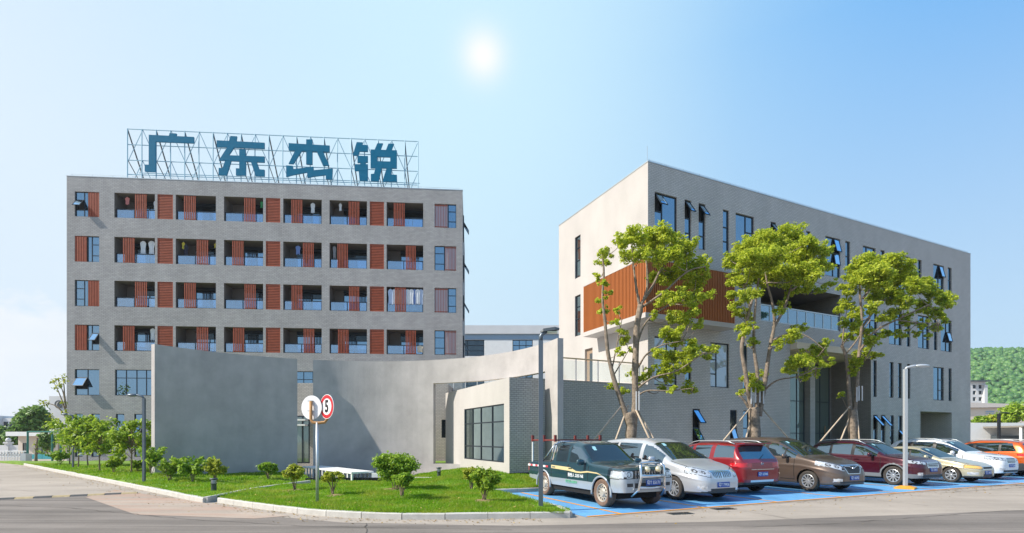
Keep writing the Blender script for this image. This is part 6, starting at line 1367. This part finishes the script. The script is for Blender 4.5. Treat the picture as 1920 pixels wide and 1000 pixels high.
garment(2, 344, 456, 480, 'dark', .35, 'dark clothes in the second row, second balcony'); garment(2, 339, 451, 464, 'yellow', .22, 'yellow cloth in the second row, second balcony'); garment(2, 400, 453, 462, 'yellow', .22, 'yellow cloth at the right end of the second row, second balcony')
garment(2, 556, 458, 474, 'blue', .4, 'dark blue clothes in the second row, fourth balcony'); garment(2, 625, 459, 482, 'grey', .28, 'pale grey shirt in the second row, fifth balcony')
garment(4, 281, 614, 636, 'white', .35, 'white shirt in the fourth row, leftmost balcony'); garment(4, 787, 648, 660, 'cream', .5, 'cream cloth over the railing of the fourth row, rightmost balcony', .12)
ordn = ('first', 'second', 'third', 'fourth', 'fifth', 'sixth', 'seventh', 'eighth', 'ninth', 'tenth')
for i, (px, c) in enumerate(((732, 'pale blue'), (739, 'white'), (746, 'cream'), (752, 'white'), (758, 'pale blue'), (764, 'white'), (771, 'white'), (777, 'blue'), (783, 'white'), (789, 'pale blue'))):
    garment(3, px, 542, 570, c, .42, '%s shirt, %s from the left in the crowded third row balcony' % (c, ordn[i]), .10 + .025 * (i % 2))

# ================================================================== BACKGROUND
# white factory block between the buildings
fb_ = thing('factory_building', 'long white factory building with blue windows, far behind the curved wall', 'building', (0, 75, 0))
fY = 75.0; fX = lambda px: (px - CXP) / F * fY; fZ = lambda py: EYE + (HZ - py) / F * fY
M['far_blue'] = mat('grey blue band', (.30, .40, .50), .7)
mpF = lambda s, d, z: (s, d, z)
fw = [(872 - 60, 908), (961, 999), (1040, 1076), (720, 760)]
opsF = [(fX(a), fX(c), fZ(668), fZ(637.5), .2) for a, c in fw] + [(fX(a), fX(c), fZ(733), fZ(702), .2) for a, c in fw]
facade('wall', fb_, fX(640), fX(1120), 0, fZ(637.2), opsF, M['white'], mpF)
q = MB(); q.box(fX(640), fX(1120), -.05, .2, fZ(637), fZ(627)); q.build('band', M['far_blue'], fb_)
q = MB(); q.box(fX(640), fX(1120), -.3, 20, fZ(626.8), fZ(611)); q.box(fX(640), fX(1120), .5, 20, 0, fZ(627)); q.build('parapet', M['offwhite'], fb_)
for o_ in opsF: window(fb_, o_[0], o_[1], o_[2], o_[3], d=.15, cols=tuple((i / 3, (i + 1) / 3, (0, .33, .66, 1)) for i in range(3)), glass='glass', fw=.10)
# far left: numbered white block, gatehouse, fence, gate, wall, trees
wb = thing('white_block', 'white building with the number six in a dark ring, left of the dormitory', 'building', P(92, HZ, 62) - Vector((0, 0, EYE)))
k = 62 / F; q = MB(); q.box(0, 60 * k, 0, 9, 0, 1.75 + 79 * k); q.build('wall', M['offwhite'], wb)
q = MB(); q.box(2 * k, 14 * k, -.06, -.004, 0, 1.75 + 30 * k); q.build('downpipe_panel', M['white'], wb)
q = MB(); q.lathe([(5.4 * k, -.05), (7.6 * k, -.05), (7.6 * k, .0), (5.4 * k, .0)], 32, axis='y', o=(19 * k, -.05, 1.75 + 63.5 * k)); q.build('number_ring', M['grey_dark'], wb)
link('numeral', text_mesh('6', 12 * k, M['grey_dark'], .02, bold=.02), wb, (19 * k, -.07, 1.75 + 63.5 * k), (R(90), 0, 0))
fr = thing('far_building', 'low pale industrial building on the far left behind the trees', 'building', P(0, HZ, 130) - Vector((0, 0, EYE))); k = 130 / F
facade('wall', fr, -60 * k, 85 * k, 0, 1.75 + 38 * k, [(x * k, (x + 9) * k, 1.75 + 22 * k, 1.75 + 31 * k, .3) for x in (6, 17, 28, 39, 50)], M['offwhite'], front)
for x in (6, 17, 28, 39, 50): window(fr, x * k, (x + 9) * k, 1.75 + 22 * k, 1.75 + 31 * k, d=.2, cols=((0, .5, (0, 1)), (.5, 1, (0, 1))), fw=.12, glass='glass_dark')
q = MB(); q.box(-60 * k, 85 * k, .4, 15, 0, 1.75 + 37.8 * k); q.box(-2 * k, 5 * k, -1, 4, 0, 1.75 + 42 * k); q.build('body', M['offwhite'], fr)
wt2 = thing('roof_tank', 'small grey water tank on legs standing on the far roof', 'water tank', P(45, 783, 135)); k = 135 / F
q = MB(); q.lathe([(0.001, 0), (2.6 * k, 0), (2.6 * k, 7 * k), (0.001, 8 * k)], 12); q.build('tank', M['far_blue'], wt2)
for s in (-1, 1): rod('leg', M['grey_dark'], wt2, (s * 3.4 * k, 0, -7.5 * k), (s * 1.8 * k, 0, .1), .1)
gh = thing('gatehouse', 'small cream gatehouse with a flat roof near the gate', 'building', P(34, HZ, 47) - Vector((0, 0, EYE))); k = 47 / F; z_ = lambda py: EYE + (HZ - py) * k
M['cream'] = mat('cream render', (.66, .58, .50), .8)
facade('wall', gh, 0, 75 * k, 0, z_(818), [(8 * k, 18 * k, z_(853), z_(831), .15), (34 * k, 52 * k, z_(853), z_(822), .15)], M['cream'], front); q = MB(); q.box(.01, 75 * k, .3, 4.5, 0, z_(818.2)); q.build('body', M['cream'], gh)
q = MB(); q.box(-.35, 76 * k, -.8, 5, z_(818) + .003, z_(810)); q.build('flat_roof', M['white'], gh)
window(gh, 8 * k, 18 * k, z_(853), z_(831), d=.1, cols=((0, .5, (0, 1)), (.5, 1, (0, 1))), glass='glass_green'); window(gh, 34 * k, 52 * k, z_(853), z_(822), d=.1, cols=((0, .5, (0, 1)), (.5, 1, (0, 1))), glass='glass_green')
# sports court frame: green posts with turquoise panels
tf = thing('court_fence', 'green posted fence with turquoise lower panels beside the young trees', 'fence', (0, 40, 0)); k = 40 / F; X_ = lambda px: (px - CXP) * k; z_ = lambda py: EYE + (HZ - py) * k
M['turq'] = mat('turquoise panel', (.06, .36, .40), .6, noise=.1); M['green'] = mat('green post paint', (.02, .16, .12), .5)
for px in (52, 98, 114): rod('post', M['green'], tf, (X_(px), 0, 0), (X_(px), 0, z_(809)), .07)
rod('top_rail', M['green'], tf, (X_(52), 0, z_(810)), (X_(128), 0, z_(810)), .06)
for i in range(3): a = X_(56 + 24 * i); q = MB(); q.box(a, a + 23.5 * k, -.03, .03, .15, z_(852)); q.build('panel', M['turq'], tf)
gt = thing('sliding_gate', 'white folding steel gate across the far end of the side road', 'gate', (0, 38.5, 0)); k = 38.5 / F; X_ = lambda px: (px - CXP) * k; z_ = lambda py: EYE + (HZ - py) * k
xs_ = [X_(px) for px in range(-40, 45, 6)]
for i, x in enumerate(xs_):
    rod('upright', M['white'], gt, (x, 0, .1), (x, 0, z_(846)), .035); rod('upright', M['white'], gt, (x + 3 * k, 0, .1), (x + 3 * k, 0, z_(850)), .03)
    if i < len(xs_) - 1:
        for a, c in ((850, 857), (857, 850)): rod('lattice_bar', M['sign_black'], gt, (x, .05, z_(a)), (xs_[i + 1], .05, z_(c)), .03)
for py in (846.5, 857, 868): rod('gate_rail', M['white'], gt, (xs_[0], 0, z_(py)), (xs_[-1] + .2, 0, z_(py)), .03)
q = MB(); q.box(X_(45), X_(54), -.25, .25, .05, z_(851)); q.build('motor_box', M['steel'], gt)
bw = thing('boundary_wall', 'white boundary wall with a capped pillar behind the gate', 'wall', (0, 52, 0)); k = 52 / F; X_ = lambda px: (px - CXP) * k; z_ = lambda py: EYE + (HZ - py) * k
q = MB(); q.box(X_(-150), X_(36), 0, .25, 0, z_(835)); q.build('wall', M['offwhite'], bw)
q = MB(); q.box(X_(10), X_(17), -.1, .35, 0, z_(832)); q.box(X_(9), X_(18), -.2, .45, z_(832) + .002, z_(829)); q.build('pillar', M['offwhite'], bw)
q = MB(); q.lathe([(.02, 0), (.2, .05), (.24, .2), (.15, .38), (0.001, .42)], 12, o=(X_(13.5), .12, z_(829))); q.build('finial', M['offwhite'], bw, True)
def far_tree(name, label, px, py_top, py_base, wpx, Y, n, m='leaf_far', seed=0, group='trees on the far left', lumps=18, l=.35):
    p = P(px, HZ, Y); p.z = 0; k = Y / F; plant(name, label, 'tree', p, EYE + (HZ - py_top) * k, wpx * k, n, l, M[m], max(.4, EYE + (HZ - py_base) * k), 5, seed, group, 1.0, lumps, young=True, trunk_r=.14, sh=.25)
far_tree('green_tree', 'tall dark green tree left of the number six building', 65, 758, 826, 54, 58, 9000, seed=81, lumps=30, l=.45)
far_tree('green_tree', 'round green tree at the left edge of the picture behind the white wall', 12, 796, 838, 44, 60, 5000, seed=82, l=.45)
far_tree('green_tree', 'lower bushy tree between two taller trees behind the white wall', 33, 800, 838, 34, 56, 4000, seed=83, l=.42)
far_tree('green_tree', 'small green tree behind the court fence', 89, 806, 850, 26, 44, 2500, seed=84, l=.3)
far_tree('bare_tree', 'thin leafless sapling propped up before the turquoise fence', 68, 820, 868, 18, 37.5, 30, m='leaf_yel', seed=86, lumps=7, l=.12)
st = thing('sparse_tree', 'sparse tree with arching branches and few yellow leaves at the dormitory corner', 'tree', P(125, HZ, 36) - Vector((0, 0, EYE))); o = st.location.copy(); q = MB(); tips = []
for pts in ([(136, 870), (134, 830), (128, 790), (122, 755)], [(128, 790), (110, 765), (92, 757), (80, 755)], [(126, 780), (112, 740), (100, 715)], [(124, 765), (118, 735), (108, 712)], [(130, 800), (112, 795), (95, 780)], [(122, 755), (120, 725), (118, 705)]):
    w_ = [v - o for v in skel(pts, 36)]; limb(q, w_, .06, .012, 6, .02, 4); tips += [tuple(w_[-1]), tuple((w_[-1] + w_[-2]) / 2)]
q.build('trunk', M['twig'], st, True); link('crown', quads_mesh('crown', leaves(tips, [.3] * len(tips), [14] * len(tips), .22, .8, .5, np.random.default_rng(5), .2), M['leaf_yel']), st)
# far right: wooded hill, flats, shed, shrubs, carport
def hill(name, x0, x1, y0, y1, prof):
    nx, ny = 60, 30; vs, fs = [], []
    for j in range(ny + 1):
        for i in range(nx + 1):
            u, v = i / nx, j / ny; x = x0 + (x1 - x0) * u; y = y0 + (y1 - y0) * v
            vs.append((x, y, prof(x, y)))
    for j in range(ny):
        for i in range(nx): a = j * (nx + 1) + i; fs.append((a, a + 1, a + nx + 2, a + nx + 1))
    return link(name, mesh(name, vs, fs, M['hill'], True), kind='structure')
M['hill'] = mat('hill ground', (.05, .10, .03), .95, noise=.3, nscale=.05)
hY = 420.0; hx = (1925 - CXP) / F * hY
def hprof(x, y):
    d = ((x - hx) / 150.0) ** 2 + ((y - hY - 30) / 130.0) ** 2
    return max(-2.0, 74.0 * math.exp(-d * .62) + 3 * math.sin(x * .035 + 1.0) * math.exp(-d) - 2)
hill('hill', hx - 330, hx + 330, hY - 160, hY + 190, hprof)
rng = np.random.default_rng(21); cs, rs = [], []
for _ in range(14500):
    x = hx + rng.uniform(-190, 260); y = hY + rng.uniform(-140, 45); z = hprof(x, y)
    if z > 4: cs.append((x, y, z + rng.uniform(.8, 2.6))); rs.append(rng.uniform(1.3, 2.5))
ico = []; t_ = (1 + 5 ** .5) / 2
icv = np.array([(-1, t_, 0), (1, t_, 0), (-1, -t_, 0), (1, -t_, 0), (0, -1, t_), (0, 1, t_), (0, -1, -t_), (0, 1, -t_), (t_, 0, -1), (t_, 0, 1), (-t_, 0, -1), (-t_, 0, 1)]); icv /= np.linalg.norm(icv[0])
icf = np.array([(0,11,5),(0,5,1),(0,1,7),(0,7,10),(0,10,11),(1,5,9),(5,11,4),(11,10,2),(10,7,6),(7,1,8),(3,9,4),(3,4,2),(3,2,6),(3,6,8),(3,8,9),(4,9,5),(2,4,11),(6,2,10),(8,6,7),(9,8,1)])
vv = []
for c, r in zip(cs, rs):
    vv.append(icv * r * (1 + rng.uniform(-.32, .32, (12, 1))) * np.array([1, 1, rng.uniform(.8, 1.25)]) + np.array(c))
M['forest'] = leaf_mat('hill forest', (.04, .115, .025), (.125, .25, .06), .05)
link('forest', mesh('forest', np.concatenate(vv).tolist(), (icf[None] + 12 * np.arange(len(vv))[:, None, None]).reshape(-1, 3).tolist(), M['forest'], True), kind='stuff')
fl = thing('far_apartments', 'small pale apartment block at the foot of the wooded hill', 'building', P(1815, HZ, 180) - Vector((0, 0, EYE))); k = 180 / F
opsA = [(x * k, (x + 6) * k, EYE + z * k, EYE + (z + 7) * k, .4) for x in (9, 20) for z in (70, 82, 93)]
facade('wall', fl, 0, 33 * k, 0, EYE + 106 * k, opsA, M['offwhite'], front)
for o_ in opsA: window(fl, o_[0], o_[1], o_[2], o_[3], d=.3, glass='glass_dark', fw=.12)
q = MB(); q.box(.02, 33 * k, .5, 12, 0, EYE + 105 * k); q.box(27 * k, 33 * k, -.8, -.01, 0, EYE + 100 * k); q.build('body', M['offwhite'], fl)
q = MB(); q.box(-1 * k, 36 * k, -1.5, 13, EYE + 106 * k, EYE + 108 * k); q.build('roof', M['grey_dark'], fl)
sh_ = thing('warehouse', 'pale warehouse with a wide grey brown roof at the far right', 'building', P(1800, HZ, 95) - Vector((0, 0, EYE))); k = 95 / F
q = MB(); q.box(0, 220 * k, 0, 25, 0, EYE + 57 * k); q.build('wall', mat('warm pale wall', (.66, .57, .48), .8), sh_)
q = MB(); q.add([(-6 * k, -.5, EYE + 57.2 * k), (230 * k, -.5, EYE + 60 * k), (230 * k, 26, EYE + 86 * k), (-6 * k, 26, EYE + 64 * k), (-6 * k, -.5, EYE + 56.5 * k), (230 * k, -.5, EYE + 58.8 * k), (230 * k, 26, EYE + 84 * k), (-6 * k, 26, EYE + 62 * k)], [(0, 1, 2, 3), (4, 5, 1, 0), (7, 6, 5, 4), (5, 6, 2, 1), (6, 7, 3, 2), (7, 4, 0, 3)]); q.build('roof', mat('grey brown sheet roof', (.30, .26, .23), .8), sh_)
q = MB(); q.box(48 * k, 64 * k, -.05, -.004, EYE + 49 * k, EYE + 51 * k); q.box(48 * k, 64 * k, -.05, -.004, EYE + 46 * k, EYE + 47.5 * k); q.build('wall_vent', M['far_blue'], sh_)
for i, (px, pt, pb, w, Y, m, lab) in enumerate(((1838, 780, 800, 34, 70, 'leaf_bush', 'low bright hedge bush beside the office building corner'), (1866, 774, 800, 30, 70, 'leaf_yel', 'low yellowish bush left of the far lamp'), (1905, 752, 800, 52, 66, 'leaf_young', 'round yellow green tree at the right edge of the picture'))):
    far_tree('far_bush', lab, px, pt, pb, w, Y, 4000, m, 91 + i, 'bushes at the far right', 16, .32)
p = P(1873, HZ, 52); p.z = 0; lamp_post('dark distant lamp post at the right edge beyond the cars', p, P(1873, 774, 52).z, 1, .95, .2, M['sign_black'], 'round')
cp = thing('white_shed', 'long low white shed with a dark flat canopy at the far right', 'shed', P(1795, HZ, 58) - Vector((0, 0, EYE))); k = 58 / F
q = MB(); q.box(0, 260 * k, 0, 6, 0, EYE + 29 * k); q.build('wall', M['white'], cp)
q = MB(); q.box(48 * k, 190 * k, -4.5, -.01, EYE + 19 * k, EYE + 22 * k); q.build('canopy', mat('weathered canopy', (.22, .20, .17), .8), cp)
for x in (50, 60, 110): rod('canopy_post', M['white'], cp, (x * k, -4.2, 0), (x * k, -4.2, EYE + 19 * k), .12)
q = MB(); q.box(62 * k, 104 * k, -1.0, -.02, .1, EYE + 5 * k); q.build('dark_bay', M['grey_dark'], cp)

# ------------------------------------------------------------------ thin summer haze
hz_m = bpy.data.materials.new('haze air'); hz_m.use_nodes = True; t_ = hz_m.node_tree; t_.nodes.remove(t_.nodes['Principled BSDF'])
pv = t_.nodes.new('ShaderNodeVolumePrincipled'); pv.inputs['Color'].default_value = (.82, .90, 1.0, 1); pv.inputs['Density'].default_value = 0.0003; pv.inputs['Anisotropy'].default_value = .3
t_.links.new(pv.outputs[0], t_.nodes['Material Output'].inputs['Volume'])
q = MB(); q.box(-910, 910, -210, 960, -3, 95); q.build('haze', hz_m, kind='stuff')
